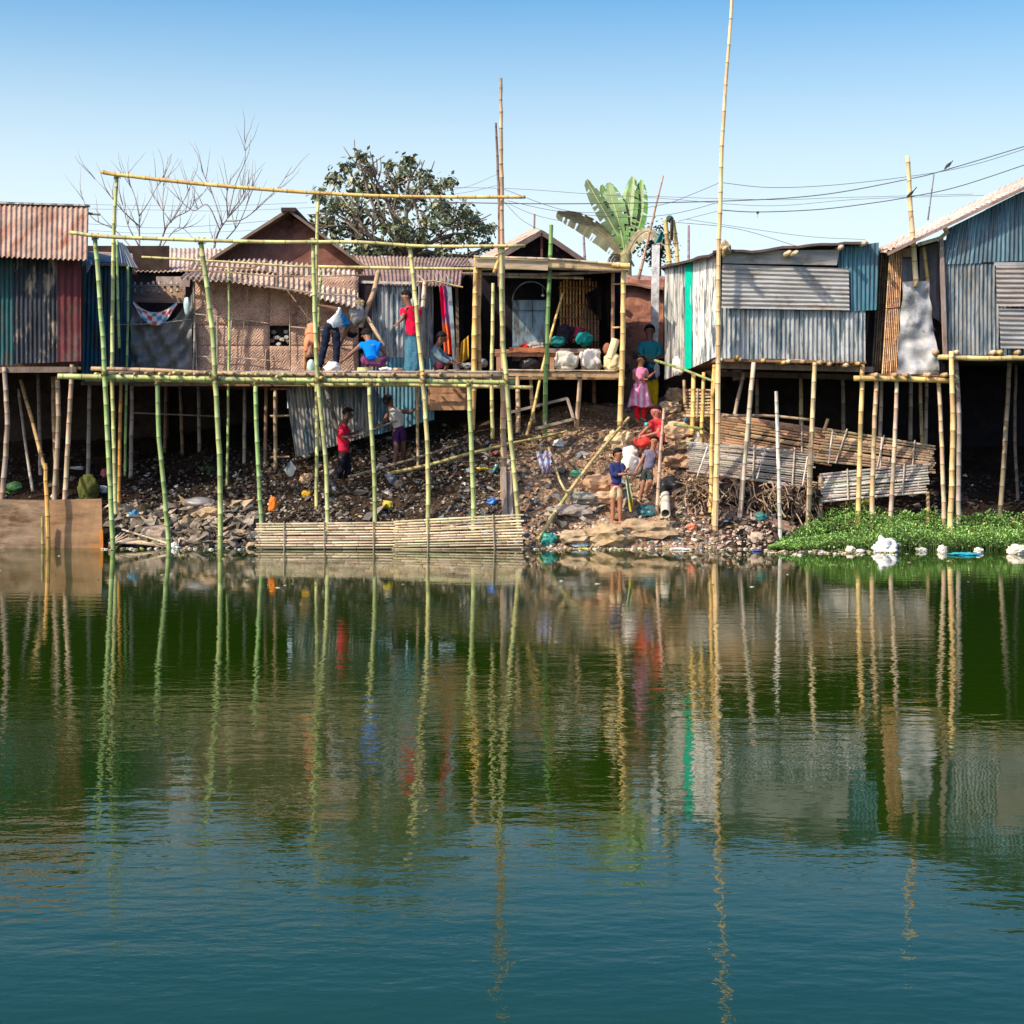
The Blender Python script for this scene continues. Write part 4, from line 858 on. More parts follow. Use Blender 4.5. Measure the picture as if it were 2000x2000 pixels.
# passage between the huts
ps = thing('entrance_screen', P(1750, 735, 31), 'narrow porch with upright bamboo slats and a crumpled grey tin sheet', 'porch')
part(ps, 'slat_panel', 'slat', lambda g: matpanel(g, [P(1722, 730, 31.0), P(1752, 731, 31.0), P(1764, 480, 31.0), P(1737, 484, 31.0)], (.56, .33, .18), 8, vertical=True, cross=1), True)
part(ps, 'slat_panel', 'slat', lambda g: matpanel(g, [P(1702, 722, 31.4), P(1724, 728, 31.4), P(1738, 500, 31.4), P(1716, 484, 31.4)], (.22, .15, .10), 5, vertical=True, cross=1), True)
part(ps, 'tin_sheet', 'tarp', lambda g: g.slab([P(1752, 731, 30.9), P(1834, 731, 30.9), P(1814, 549, 30.9), P(1764, 550, 30.9)], .01, (.36, .37, .40), 26, 44, .20, 4))
part(ps, 'cloth_panel', 'cloth', lambda g: (g.cloth([P(1795, 600, 31.3), P(1850, 640, 31.3), P(1846, 470, 31.3), P(1797, 484, 31.3)], (.24, .22, .27), 10, 12, .04, 2), g.slab([P(1686, 728, 31.9), P(1870, 735, 31.9), P(1870, 465, 31.9), P(1700, 490, 31.9)], .03, (.06, .05, .06))))
part(ps, 'board', 'old_wood', lambda g: (g.slab([P(1764, 502, 31.2), P(1782, 502, 31.2), P(1784, 482, 31.2), P(1764, 486, 31.2)], .02, (.5, .35, .25)), g.slab([P(1762, 555, 31.25), P(1786, 555, 31.25), P(1784, 505, 31.25), P(1762, 505, 31.25)], .02, (.3, .28, .3))))
pole(ps, 'upright', [(1789, 560), (1784, 480), (1778, 405), (1773, 304)], 30.85, .06, (.62, .44, .24), .75); pole(ps, 'upright', [(1813, 556), (1809, 520), (1804, 482)], 31.0, .045, YEL)
pole(ps, 'floor_pole', [(1667, 739), (1760, 740), (1866, 744)], 30.75, .058, (.60, .40, .15), .95)
for x in (1712, 1750, 1772, 1815, 1848):
    g = G(); a = P(x, 732, 30.62); g.bamboo([a, a + V((0, 1.2, 0))], .05, TAN, 1); g.build('joist', 'bamboo', ps, True)
part(ps, 'floor', 'old_wood', lambda g: g.slab([P(1715, 730, 30.9), P(1850, 731, 30.9), P(1850, 733, 35.5), P(1715, 733, 35.5)], .04, BROWN))
for pts, Y, r, c in [([(1702, 1045), (1707, 857), (1712, 742)], 30.85, .054, (.48, .33, .2)), ([(1737, 1045), (1748, 857), (1751, 744)], 30.85, .05, (.50, .38, .28)), ([(1719, 860), (1722, 742)], 32.2, .045, GREY),
                     ([(1845, 1045), (1839, 857), (1833, 742)], 30.85, .05, (.50, .37, .24)), ([(1803, 930), (1797, 742)], 32.0, .045, (.25, .19, .1)), ([(1778, 860), (1779, 742)], 33, .05, GREY), ([(1808, 880), (1810, 742)], 33, .045, GREY), ([(1813, 1030), (1812, 960)], 31.2, .045, (.4, .28, .12))]:
    pole(ps, 'stilt', pts, Y, r, c)

# large blue grey tin house far right
z2 = hutroot('big blue grey corrugated tin house with a sloping roof at the far right', 1950, 32)
def w2(g):
    g.corr([P(1846, 692, 30.8), P(1950, 694, 30.8), P(1950, 516, 30.8), P(1846, 514, 30.8)], (.27, .29, .31), seed=70, pitch=.075)
    g.corr([P(1838, 516, 30.76), P(2002, 510, 30.76), P(2002, 372, 30.76), P(1852, 446, 30.76)], (.12, .22, .28), seed=71)
    g.corr([P(2000, 512, 30.76), P(2260, 512, 30.76), P(2260, 250, 30.76), P(2000, 372, 30.76)], (.22, .28, .33), seed=72)
    g.corr([P(1948, 694, 30.82), P(2260, 700, 30.82), P(2260, 510, 30.82), P(1948, 510, 30.82)], (.16, .27, .36), seed=73)
part(z2, 'wall', 'zinc', w2)
part(z2, 'wall_patch', 'zinc_flat', lambda g: (g.corr([P(1946, 598, 30.66), P(2130, 600, 30.66), P(2130, 520, 30.66), P(1944, 520, 30.66)], (.42, .37, .35), vertical=False, pitch=.09, seed=75), g.slab([P(1942, 519, 30.64), P(2130, 519, 30.64), P(2130, 512, 30.64), P(1942, 512, 30.64)], .03, (.42, .42, .44))))['label'] = 'sideways corrugated patch with rust'
part(z2, 'wall_patch', 'zinc_flat', lambda g: g.corr([P(1955, 680, 30.68), P(2130, 684, 30.68), P(2130, 604, 30.68), P(1952, 602, 30.68)], (.36, .36, .37), vertical=False, pitch=.09, seed=76))
part(z2, 'roof', 'roof_sheet', lambda g: g.corr([P(1725, 495, 30.5), P(1700, 492, 35.0), P(2240, 228, 35.0), P(2260, 238, 30.5)], (.62, .51, .44), vertical=False, pitch=.12, seed=78, nv=10))
part(z2, 'verge_board', 'old_wood', lambda g: g.beam(P(1733, 496, 30.48), P(2260, 243, 30.48), .05, .06, (.30, .2, .17)))
part(z2, 'eave_pole', 'bamboo', lambda g: (g.bamboo([P(1792, 478, 30.8), P(1845, 462, 30.7), P(1852, 452, 30.6)], .04, PALE, 1), g.bamboo([P(1846, 446, 30.5), P(1850, 456, 31.5)], .05, YEL, 1)))
part(z2, 'corner_post', 'old_wood', lambda g: g.beam(P(1846, 695, 30.74), P(1838, 462, 30.74), .07, .07, (.28, .22, .2)))
part(z2, 'floor', 'old_wood', lambda g: g.slab([P(1842, 697, 30.8), P(2260, 700, 30.8), P(2250, 712, 36), P(1830, 710, 36)], .05, (.10, .07, .06)))
pole(z2, 'floor_pole', [(1831, 697), (1920, 700), (2010, 699), (2250, 702)], 30.6, .055, (.62, .46, .22), .95)
for x, c in ((1870, PALE), (1942, PALE), (1955, YEL), (1990, TAN), (1830, TAN)):
    g = G(); a = P(x, 688, 30.55); g.bamboo([a, a + V((.05, 1.0, .0))], .055, c, 1); g.build('joist', 'bamboo', z2, True)
for pts, Y, r, c in [([(1856, 1045), (1861, 831), (1858, 686)], 30.55, .062, (.60, .41, .19)), ([(1872, 1045), (1873, 831), (1868, 700)], 31.0, .055, GREY), ([(1952, 1030), (1963, 870), (1972, 705)], 31.6, .056, (.24, .18, .12)), ([(1990, 1020), (1982, 850), (1985, 710)], 32.6, .04, (.14, .1, .08)), ([(2100, 1045), (2105, 700)], 30.8, .06, TAN), ([(2230, 1045), (2235, 700)], 30.8, .06, TAN)]:
    pole(z2, 'stilt', pts, Y, r, c)
part(z2, 'back_wall', 'dark', lambda g: g.slab([P(1700, 1000, 36.0), P(2400, 1000, 36.0), P(2400, 450, 36.0), P(1700, 500, 36.0)], .05, (.018, .015, .02)))  # near-black backing down to the ground, added for darkness under the house
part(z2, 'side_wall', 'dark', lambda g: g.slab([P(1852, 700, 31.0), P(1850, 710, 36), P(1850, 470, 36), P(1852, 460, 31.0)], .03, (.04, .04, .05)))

# fallen slat fences under the zinc hut
FEN = 'fallen slat fences under the zinc huts'
def fence(label, q, col, n, cross, m='slat'):
    return one('slat_fence', m, label, 'fence', lambda g: matpanel(g, q, col, n, cross=cross, gap=.95, ccol=(.42, .36, .30), cr=.016), FEN)
fence('brown slat fence leaning highest on the bank, beside the very tall mast', [P(1405, 872, 31.5), P(1622, 912, 31.5), P(1622, 838, 31.9), P(1405, 806, 31.9)], (.36, .22, .13), 13, 2)
fence('wide grey slat fence below the brown one, crossed by white sticks', [P(1345, 922, 31.15), P(1584, 958, 31.15), P(1590, 882, 31.5), P(1345, 862, 31.5)], (.38, .34, .30), 16, 3)
fence('long brown slat fence sagging down to the right behind the stilts', [P(1592, 902, 31.35), P(1822, 925, 31.35), P(1823, 870, 31.7), P(1618, 836, 31.7)], (.34, .24, .16), 12, 3)
fence('light grey slat fence lowest on the right, above the dark rubbish', [P(1606, 982, 31.0), P(1808, 964, 31.0), P(1814, 905, 31.3), P(1602, 925, 31.3)], (.44, .41, .38), 11, 2)
fence('dark slat fence lying in the rubbish near the whitish stake', [P(1400, 1022, 30.75), P(1545, 1040, 30.6), P(1540, 1020, 30.9), P(1400, 985, 31.1)], (.22, .15, .11), 8, 1)
fence('small slat piece behind the yellow stilts above the sacks', [P(1340, 815, 32.4), P(1392, 815, 31.9), P(1392, 760, 31.9), P(1342, 760, 32.4)], (.40, .28, .18), 9, 1)
for i, (x0, y0, x1, y1) in enumerate([(1382, 872, 1362, 930), (1496, 872, 1478, 935), (1577, 893, 1567, 950), (1626, 842, 1618, 905), (1795, 912, 1793, 965), (1722, 855, 1719, 915)]):
    one('thin_stick', 'old_wood', ['thin white stick on the grey fence beside the very tall mast', 'thin white stick on the grey fence left of the whitish stake', 'thin white stick on the grey fence against a brown stilt', 'thin grey stick crossing the left end of the sagging brown fence', 'short white stick on the right end of the lowest fence', 'thin grey stick on the middle of the sagging brown fence'][i], 'stick',
        lambda g: g.bamboo([P(x1, y1, 30.95 + .1 * (i > 2)), P(x0, y0, 31.3 + .1 * (i > 2))], .016, (.55, .5, .46), .9, .3, 6), 'thin sticks on the fences')
pole(z1, 'cross_rail', [(1410, 812), (1500, 812), (1584, 820)], 31.0, .032, (.36, .25, .16))
one('wooden_stake', 'old_wood', 'stubby stake poking up over the sagging brown fence', 'stake', lambda g: g.bamboo([P(1608, 845, 31.8), P(1617, 818, 31.8)], .035, TAN, 1))

# ------------------------------------------------------------------ litter and rubble
LC = [(.16, .11, .08), (.10, .08, .07), (.24, .17, .12), (.30, .22, .15), (.07, .06, .06), (.20, .16, .13), (.36, .30, .25), (.13, .09, .07), (.55, .52, .5), (.33, .14, .10), (.10, .14, .20)]
BR = [(.70, .70, .70), (.10, .22, .36), (.36, .10, .08), (.07, .24, .24), (.6, .58, .52), (.72, .7, .68), (.5, .4, .16), (.55, .38, .3), (.36, .44, .52), (.62, .6, .58)]
def litter(g, n, xr, yr, size, bright=.06, cols=LC, seed=0):
    rr = random.Random(seed)
    for _ in range(n):
        x = rr.uniform(*xr); y = rr.uniform(*yr)
        if noise.noise(V((x * .022, y * .04, seed))) + rr.random() * .55 < .06: continue
        p = hit(x, y)
        if p.z < -.02 or p.y > 38: continue
        s = size * rr.uniform(.4, 1.4) ** 1.5
        c = rr.choice(BR) if rr.random() < bright else rr.choice(cols)
        kk = rr.uniform(.65, 1.3); c = tuple(v * kk for v in c)
        M = Matrix.Rotation(rr.uniform(0, 6.3), 3, 'Z') @ Matrix.Rotation(rr.uniform(-.9, .9), 3, 'X') @ Matrix.Rotation(rr.uniform(-.6, .6), 3, 'Y')
        if rr.random() < .55:      # crumpled flat scrap
            a = [V((rr.uniform(-1, -.4), rr.uniform(-1, -.3), rr.uniform(-.2, .2))), V((rr.uniform(.3, 1), rr.uniform(-.9, -.3), rr.uniform(-.3, .3))), V((rr.uniform(.4, 1), rr.uniform(.2, 1), rr.uniform(-.2, .3))), V((rr.uniform(-1, -.2), rr.uniform(.3, 1), rr.uniform(-.3, .2))), V((0, 0, rr.uniform(.1, .5))), V((0, 0, -.25))]
            g.add([p + V((0, 0, s * .35)) + M @ (v * s) for v in a], [[0, 1, 4], [1, 2, 4], [2, 3, 4], [3, 0, 4], [1, 0, 5], [2, 1, 5], [3, 2, 5], [0, 3, 5]], c)
        else:
            vs, fs = ico(1); sx, sy, sz = rr.uniform(.4, 1), rr.uniform(.4, 1), rr.uniform(.3, .8)
            g.add([p + V((0, 0, s * .2)) + M @ (V((v.x * sx, v.y * sy, v.z * sz)) * s * rr.uniform(.6, .85)) for v in vs], fs, c)
g = G()
litter(g, 1500, (860, 1060), (830, 1066), .045, .09, [(.10, .08, .07), (.16, .12, .10), (.07, .06, .055), (.24, .19, .15), (.32, .27, .23)], seed=1)
litter(g, 1300, (1040, 1400), (830, 1066), .042, .08, [(.40, .27, .18), (.30, .20, .14), (.48, .36, .26), (.20, .14, .11), (.12, .09, .08), (.5, .42, .35)], seed=21)
litter(g, 900, (1000, 1330), (790, 900), .04, .05, [(.36, .26, .18), (.25, .17, .12), (.45, .34, .25), (.2, .14, .1)], 2)
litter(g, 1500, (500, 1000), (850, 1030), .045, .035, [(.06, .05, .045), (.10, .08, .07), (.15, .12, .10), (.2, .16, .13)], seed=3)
litter(g, 800, (0, 520), (880, 1000), .055, .02, [(.04, .035, .03), (.06, .05, .045), (.10, .08, .07)], seed=4)  # litter under the left huts coloured darker to imitate deep shade
litter(g, 1700, (1330, 1830), (930, 1060), .05, .08, [(.07, .055, .045), (.16, .10, .07), (.24, .16, .10), (.10, .08, .07), (.33, .25, .2)], seed=5)
litter(g, 500, (1830, 2050), (930, 1030), .05, .03, [(.05, .04, .04)], seed=6)  # near-black litter colour, shade under the far right house painted in
litter(g, 1300, (1030, 1560), (1030, 1075), .038, .22, [(.5, .38, .3), (.62, .55, .5), (.36, .25, .19), (.2, .15, .12), (.45, .3, .25)], seed=7)
litter(g, 700, (1300, 1500), (930, 1060), .045, .14, [(.5, .38, .3), (.42, .22, .17), (.36, .25, .19), (.2, .15, .12)], seed=8)
litter(g, 3200, (500, 1010), (860, 1030), .036, .05, [(.22, .19, .16), (.30, .26, .22), (.14, .12, .10), (.38, .33, .28), (.09, .08, .07)], 31)
litter(g, 260, (560, 1300), (850, 1050), .12, .06, [(.22, .20, .18), (.12, .11, .12), (.32, .27, .22), (.16, .2, .24), (.40, .36, .3)], 32)
litter(g, 1500, (1030, 1340), (800, 1050), .034, .05, [(.30, .24, .19), (.42, .36, .30), (.18, .15, .13), (.5, .45, .4), (.34, .18, .12)], 33)
litter(g, 200, (1320, 1600), (960, 1060), .10, .05, [(.2, .14, .1), (.35, .28, .22), (.1, .08, .07)], 34)
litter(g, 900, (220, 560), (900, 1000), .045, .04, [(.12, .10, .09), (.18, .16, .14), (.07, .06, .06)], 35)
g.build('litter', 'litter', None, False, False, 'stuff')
g = G()
litter(g, 1500, (215, 510), (985, 1072), .06, .03, [(.28, .24, .20), (.20, .17, .14), (.36, .28, .20), (.10, .09, .08), (.24, .22, .20), (.40, .33, .25)], seed=9)
litter(g, 650, (215, 505), (990, 1070), .13, .0, [(.28, .24, .20), (.22, .19, .16), (.38, .29, .20), (.14, .12, .10)], seed=29)
g.build('rubble', 'stone', None, False, False, 'stuff')
def roots(g):
    rr = random.Random(5)
    for _ in range(420):
        x = rr.uniform(1330, 1590); y = rr.uniform(935, 1000); p = P(x, y, rr.uniform(30.9, 31.3)); pts = [p]
        d = V((rr.uniform(-1, 1), rr.uniform(-.5, .2), rr.uniform(-1, .3))).normalized()
        for k in range(4): d = (d + V((rr.uniform(-.5, .5), rr.uniform(-.4, .2), rr.uniform(-.6, .2)))).normalized(); pts.append(pts[-1] + d * rr.uniform(.05, .12))
        c = rr.choice([(.10, .07, .05), (.22, .14, .09), (.33, .23, .15), (.06, .05, .05), (.4, .3, .22)])
        g.tube(pts, [rr.uniform(.006, .016)] * 5, c, 4, False)
    for _ in range(90):
        g.lump(P(rr.uniform(1395, 1590), rr.uniform(950, 1010), rr.uniform(31.1, 31.4)), (rr.uniform(.06, .2), .1, rr.uniform(.05, .12)), rr.choice([(.04, .03, .03), (.08, .06, .05), (.13, .09, .07)]), rr.random() * 50, 2, .6)
g = G(); roots(g); g.build('dead_brush', 'bark', None, False, False, 'stuff')

# sacks, stones and bags one can pick out
def onbank(name, m, label, cat, x, y, r, col, seed, sq=.4, amp=.2, rot=0, group=None, lift=.5, k=3):
    p = hit(x, y + 6); return one(name, m, label, cat, lambda g: g.lump(p + V((0, 0, r[2] * lift)), r, col, seed, 4 if m != 'stone' else 3, amp * (1.0 if m != 'stone' else 1.6), 1.7, sq * .5, rot, None, 0 if amp < .1 else (.26 if m == 'stone' else .14)), group, smooth=(m != 'stone'))
SK = (.52, .36, .23)
onbank('boulder', 'stone', 'pale yellow stone slab beside the squatting woman in red', 'stone', 1212, 868, (.28, .2, .22), (.62, .48, .30), 21, amp=.35)
onbank('sand_sack', 'stone', 'big orange brown sack half buried left of the boy in navy', 'sack', 1172, 950, (.34, .2, .18), (.50, .30, .18), 22)
onbank('sand_sack', 'stone', 'flat tan sack below the orange brown one', 'sack', 1182, 975, (.25, .18, .12), (.52, .34, .24), 23)
onbank('boulder', 'stone', 'sunlit brown stone at the water edge under the boy in navy', 'stone', 1190, 1052, (.42, .25, .20), (.42, .30, .18), 24, amp=.3)
onbank('boulder', 'stone', 'long brown stone ledge right of the boy in navy at the water edge', 'stone', 1262, 1040, (.60, .28, .19), (.36, .26, .17), 25, amp=.3)
onbank('boulder', 'stone', 'low tan stone left of the boy in navy near the water', 'stone', 1130, 1050, (.38, .22, .12), (.40, .30, .20), 26, amp=.3)
onbank('boulder', 'stone', 'flat grey slab on the bank left of the boy in navy', 'stone', 1110, 1000, (.42, .25, .12), (.30, .26, .23), 27, amp=.3)
onbank('boulder', 'stone', 'grey green slab above the flat grey one on the bank', 'stone', 1140, 975, (.24, .2, .12), (.30, .29, .25), 28, amp=.3)
onbank('sand_sack', 'stone', 'topmost tan sack in the pile beside the yellow stilts', 'sack', 1318, 776, (.20, .18, .17), (.58, .42, .28), 29)
onbank('sand_sack', 'stone', 'rounded tan sack leaning in the middle of the pile by the stilts', 'sack', 1308, 798, (.22, .2, .14), (.62, .46, .32), 30, rot=.4)
onbank('sand_sack', 'stone', 'wide tan sack at the foot of the pile by the stilts', 'sack', 1322, 846, (.30, .2, .18), (.54, .38, .26), 31)
onbank('boulder', 'stone', 'small ochre stone right of the squatting woman in red', 'stone', 1338, 870, (.18, .14, .13), (.50, .38, .22), 32, amp=.4)
onbank('boulder', 'stone', 'brown hump of earth behind the white pipe', 'stone', 1330, 905, (.32, .25, .16), (.36, .23, .15), 33, amp=.35)
onbank('boulder', 'stone', 'yellowish stone on the slope above the child in grey', 'stone', 1308, 896, (.12, .1, .07), (.62, .52, .36), 34)
onbank('white_sack', 'cloth', 'bulging white sack between the two children, lower one', 'sack', 1232, 918, (.20, .16, .20), (.80, .74, .68), 35, lift=.7)
onbank('white_sack', 'cloth', 'bulging white sack between the two children, upper one', 'sack', 1230, 890, (.17, .15, .14), (.74, .70, .68), 36, lift=.7)
bundle('white_sack', 'white draped sack beside the green stripe of the zinc hut', 1325, 715, 32.7, (.13, .12, .18), (.78, .74, .76), 38, 'cloth', 'sack')
onbank('white_sack', 'cloth', 'small white triangular rag on the slope left of the very tall mast', 'rag', 1362, 862, (.09, .06, .14), (.78, .74, .70), 39)
onbank('black_bag', 'plastic', 'shiny black bin bag above the white pipe', 'bag', 1308, 955, (.26, .2, .16), (.02, .02, .025), 40, amp=.5)
onbank('plastic_bag', 'plastic', 'dark teal bag left of the white pipe', 'bag', 1266, 1000, (.20, .15, .11), (.03, .14, .17), 41, amp=.5)
onbank('plastic_bag', 'plastic', 'teal green bag at the water edge below the slanted bamboo', 'bag', 1073, 1055, (.13, .1, .12), (.03, .27, .24), 42, amp=.4)
onbank('plastic_bag', 'plastic', 'crumpled pale blue bag at the water edge beside a yellow scrap', 'bag', 1132, 1062, (.13, .1, .06), (.50, .62, .72), 43, amp=.5)
onbank('plastic_scrap', 'plastic', 'yellow plastic scrap at the water edge', 'scrap', 1140, 1068, (.12, .08, .02), (.70, .62, .18), 44)
onbank('plastic_bag', 'plastic', 'bright green plastic bag on the slope by the slanted bamboo', 'bag', 1126, 925, (.10, .08, .07), (.10, .48, .28), 45, amp=.4)
onbank('plastic_bag', 'plastic', 'vivid blue bag behind the yellowish screen', 'bag', 961, 978, (.09, .07, .07), (.03, .16, .55), 46, amp=.4)
onbank('plastic_scrap', 'plastic', 'yellow plastic strip under the deck near the right posts', 'scrap', 942, 911, (.12, .08, .03), (.65, .52, .03), 47)
onbank('plastic_bag', 'plastic', 'white crumpled bag high on the bank beneath the stall', 'bag', 1092, 865, (.12, .1, .08), (.72, .70, .68), 48, amp=.5)
onbank('ball', 'plastic', 'blue and white ball on the sack pile by the stilts', 'ball', 1341, 817, (.055, .055, .055), (.10, .26, .5), 49, sq=0, amp=0)
onbank('white_bag', 'plastic', 'small white bag on the orange brown slope by the slanted bamboo', 'bag', 1151, 933, (.07, .06, .05), (.75, .74, .72), 50)
onbank('yellow_tub', 'plastic', 'yellow plastic lump under the left zinc sheet', 'tub', 598, 965, (.09, .07, .08), (.62, .34, .02), 51, amp=.3)
onbank('plastic_bag', 'plastic', 'yellow bag under the deck left of the fourth green post', 'bag', 758, 985, (.09, .07, .08), (.60, .48, .05), 52, amp=.4)
onbank('orange_rag', 'cloth', 'orange rag standing on the rubble beside a short green post', 'rag', 533, 990, (.08, .05, .15), (.70, .20, .03), 53, amp=.4)
onbank('plastic_bag', 'plastic', 'orange white bag under the left zinc sheet', 'bag', 597, 935, (.11, .09, .10), (.52, .33, .18), 54, amp=.4)
onbank('basin', 'zinc_flat', 'grey basin turned over on the rubble near the second green post', 'basin', 392, 985, (.30, .2, .12), (.22, .22, .24), 55, sq=0, amp=.08)
onbank('boulder', 'stone', 'brown boulder on the rubble beside the second green post', 'stone', 410, 1006, (.24, .2, .12), (.42, .30, .19), 56, amp=.35)
onbank('boulder', 'stone', 'squarish tan block on the rubble by the first short green post', 'stone', 305, 1050, (.28, .2, .18), (.38, .29, .23), 57, sq=.9, amp=.1)
onbank('plastic_bag', 'plastic', 'blue bag among the rubble between the first green posts', 'bag', 262, 1010, (.10, .08, .12), (.04, .20, .38), 58, amp=.4)
onbank('melon', 'plastic', 'green and white melon rind shape on the bank at the far left', 'fruit', 28, 950, (.15, .12, .10), (.18, .42, .14), 59, sq=0, amp=.15)
onbank('sack', 'cloth', 'olive sack standing in the dark under the rusty roofed hut', 'sack', 172, 965, (.20, .15, .28), (.10, .11, .03), 60)
onbank('plastic_bag', 'plastic', 'white and red bag in the dark beside the first green post', 'bag', 203, 925, (.07, .06, .10), (.55, .12, .12), 61, amp=.4)
onbank('plastic_bag', 'plastic', 'pale blue bag on the ground behind the first green post', 'bag', 203, 955, (.09, .08, .08), (.40, .48, .52), 62, amp=.4)
onbank('plastic_bag', 'plastic', 'white bag lying left of the olive sack in the dark', 'bag', 152, 910, (.14, .1, .04), (.5, .52, .55), 63, amp=.4)
onbank('yellow_scrap', 'plastic', 'bright yellow scrap below the lowest fence', 'scrap', 1692, 975, (.09, .06, .035), (.75, .60, .03), 64)
onbank('plastic_bag', 'plastic', 'dark teal bag in the rubbish under the grey fence', 'bag', 1487, 1010, (.11, .09, .09), (.03, .20, .20), 65, amp=.4)
onbank('red_scrap', 'plastic', 'orange red brick shard beside the white pipe', 'scrap', 1352, 1030, (.09, .07, .08), (.55, .16, .08), 66, amp=.4)
onbank('white_sack', 'cloth', 'cream white rag on the bank right of the feet of the boy in navy', 'rag', 1236, 1022, (.14, .1, .06), (.78, .72, .55), 67)
# pipe
pp = thing('drain_pipe', P(1302, 1045, 30.5), 'white drain pipe with open black mouth resting on a thin post', 'pipe')
def pipe(g):
    a, b = P(1300, 1003, 30.35), P(1299, 958, 31.6); d = (b - a).normalized(); n = 20
    x = d.cross(V((0, 0, 1))).normalized(); y = x.cross(d)
    vs = []; fs = []
    for (p, r) in ((b, .085), (a, .085), (a, .076), (a + d * .9, .076)):
        vs += [p + (x * math.cos(2 * math.pi * k / n) + y * math.sin(2 * math.pi * k / n)) * r for k in range(n)]
    for j in range(3): fs += [[j * n + k, j * n + (k + 1) % n, (j + 1) * n + (k + 1) % n, (j + 1) * n + k] for k in range(n)]
    fs.append([3 * n + k for k in range(n)])
    g.add(vs, fs, [(.70, .64, .52)] * (3 * n) + [(.01, .01, .01)] * n)
part(pp, 'pipe', 'plastic', pipe, False); pole(pp, 'post', [(1303, 1075), (1302, 1010)], 30.5, .032, (.5, .43, .28), 1)
part(pp, 'collar', 'cloth', lambda g: g.tube([P(1299, 990, 30.75), P(1299, 984, 30.85)], .1, (.42, .36, .3), 14))
one('wooden_stake', 'old_wood', 'pinkish brown pole standing right of the child in grey', 'stake', lambda g: g.bamboo([P(1283, 1008, 31.0), P(1289, 900, 31.0), P(1297, 797, 31.0)], .038, (.42, .29, .22), .8))

# floating things on the right
def floater(name, label, cat, x, y, r, col, seed, m='plastic', amp=.35):
    Y = H * F / (y - HY); return one(name, m, label, cat, lambda g: g.lump(V(((x - 1000) * Y / F, Y, r[2] * .45)), r, col, seed, 4, amp, 1.8, 0, 0, .6, .3), smooth=True)
floater('floating_bag', 'large white crumpled bag floating before the green plants', 'bag', 1730, 1078, (.19, .14, .16), (.80, .80, .82), 1, amp=.6)
floater('floating_bag', 'small cream bag floating left of the large white one', 'bag', 1661, 1078, (.08, .06, .07), (.72, .64, .50), 2)
floater('floating_bag', 'low white scrap floating right next to the large white bag', 'bag', 1681, 1079, (.07, .05, .04), (.72, .70, .66), 3)
floater('floating_bag', 'round white bag floating left of the cyan sheet', 'bag', 1840, 1078, (.085, .06, .08), (.74, .70, .62), 4)
floater('plastic_sheet', 'flat cyan plastic sheet floating by the green plants', 'sheet', 1882, 1084, (.25, .12, .03), (.02, .40, .55), 5)
floater('floating_bag', 'small white bag floating right of the cyan sheet', 'bag', 1912, 1079, (.08, .06, .06), (.76, .74, .70), 6)
floater('floating_bag', 'big cream white bag floating at the right edge of the picture', 'bag', 1986, 1082, (.17, .12, .11), (.78, .70, .58), 7)
floater('floating_bag', 'low whitish scrap floating between the two white bags', 'bag', 1800, 1077, (.10, .06, .05), (.55, .55, .50), 8)
floater('floating_bag', 'flat white scrap floating off the rubbish below the pipe', 'bag', 1332, 1074, (.18, .08, .025), (.78, .74, .68), 9)
floater('floating_bag', 'small white paper scrap floating beside the fanned out slats', 'bag', 341, 1070, (.08, .05, .08), (.72, .76, .72), 10)
floater('floating_bag', 'dark blue scrap floating at the left end of the green plants', 'bag', 1478, 1077, (.09, .05, .03), (.08, .08, .28), 11)
g = G()
rr = random.Random(12)
for _ in range(520):
    x = rr.uniform(1020, 1760) if rr.random() < .75 else rr.uniform(200, 520); y = rr.gauss(1071, 2.5) + (x > 1500) * 7 + (x < 600) * -2
    if y < 1060: continue
    Y = H * F / (y - HY); s = rr.uniform(.012, .05)
    p = V(((x - 1000) * Y / F, Y, .008)); c = rr.choice([(.5, .4, .32), (.6, .58, .54), (.3, .22, .16), (.18, .13, .1), (.35, .36, .12), (.6, .45, .35)])
    vs, fs = ico(1); g.add([p + V((v.x * s * rr.uniform(.8, 1.5), v.y * s, v.z * s * .45)) for v in vs], fs, c)
for _ in range(60):
    Y = rr.uniform(22, 29); X = rr.uniform(-.34, .34) * Y; s = rr.uniform(.006, .02) * (1 + Y / 30); vs, fs = ico(1); c = rr.choice([(.3, .28, .12), (.2, .17, .08), (.5, .48, .4), (.12, .18, .05)])
    g.add([V((X, Y, .003)) + V((v.x * s * rr.uniform(.8, 1.6), v.y * s, v.z * s * .3)) for v in vs], fs, c)
g.build('floating_scraps', 'litter', None, False, False, 'stuff')

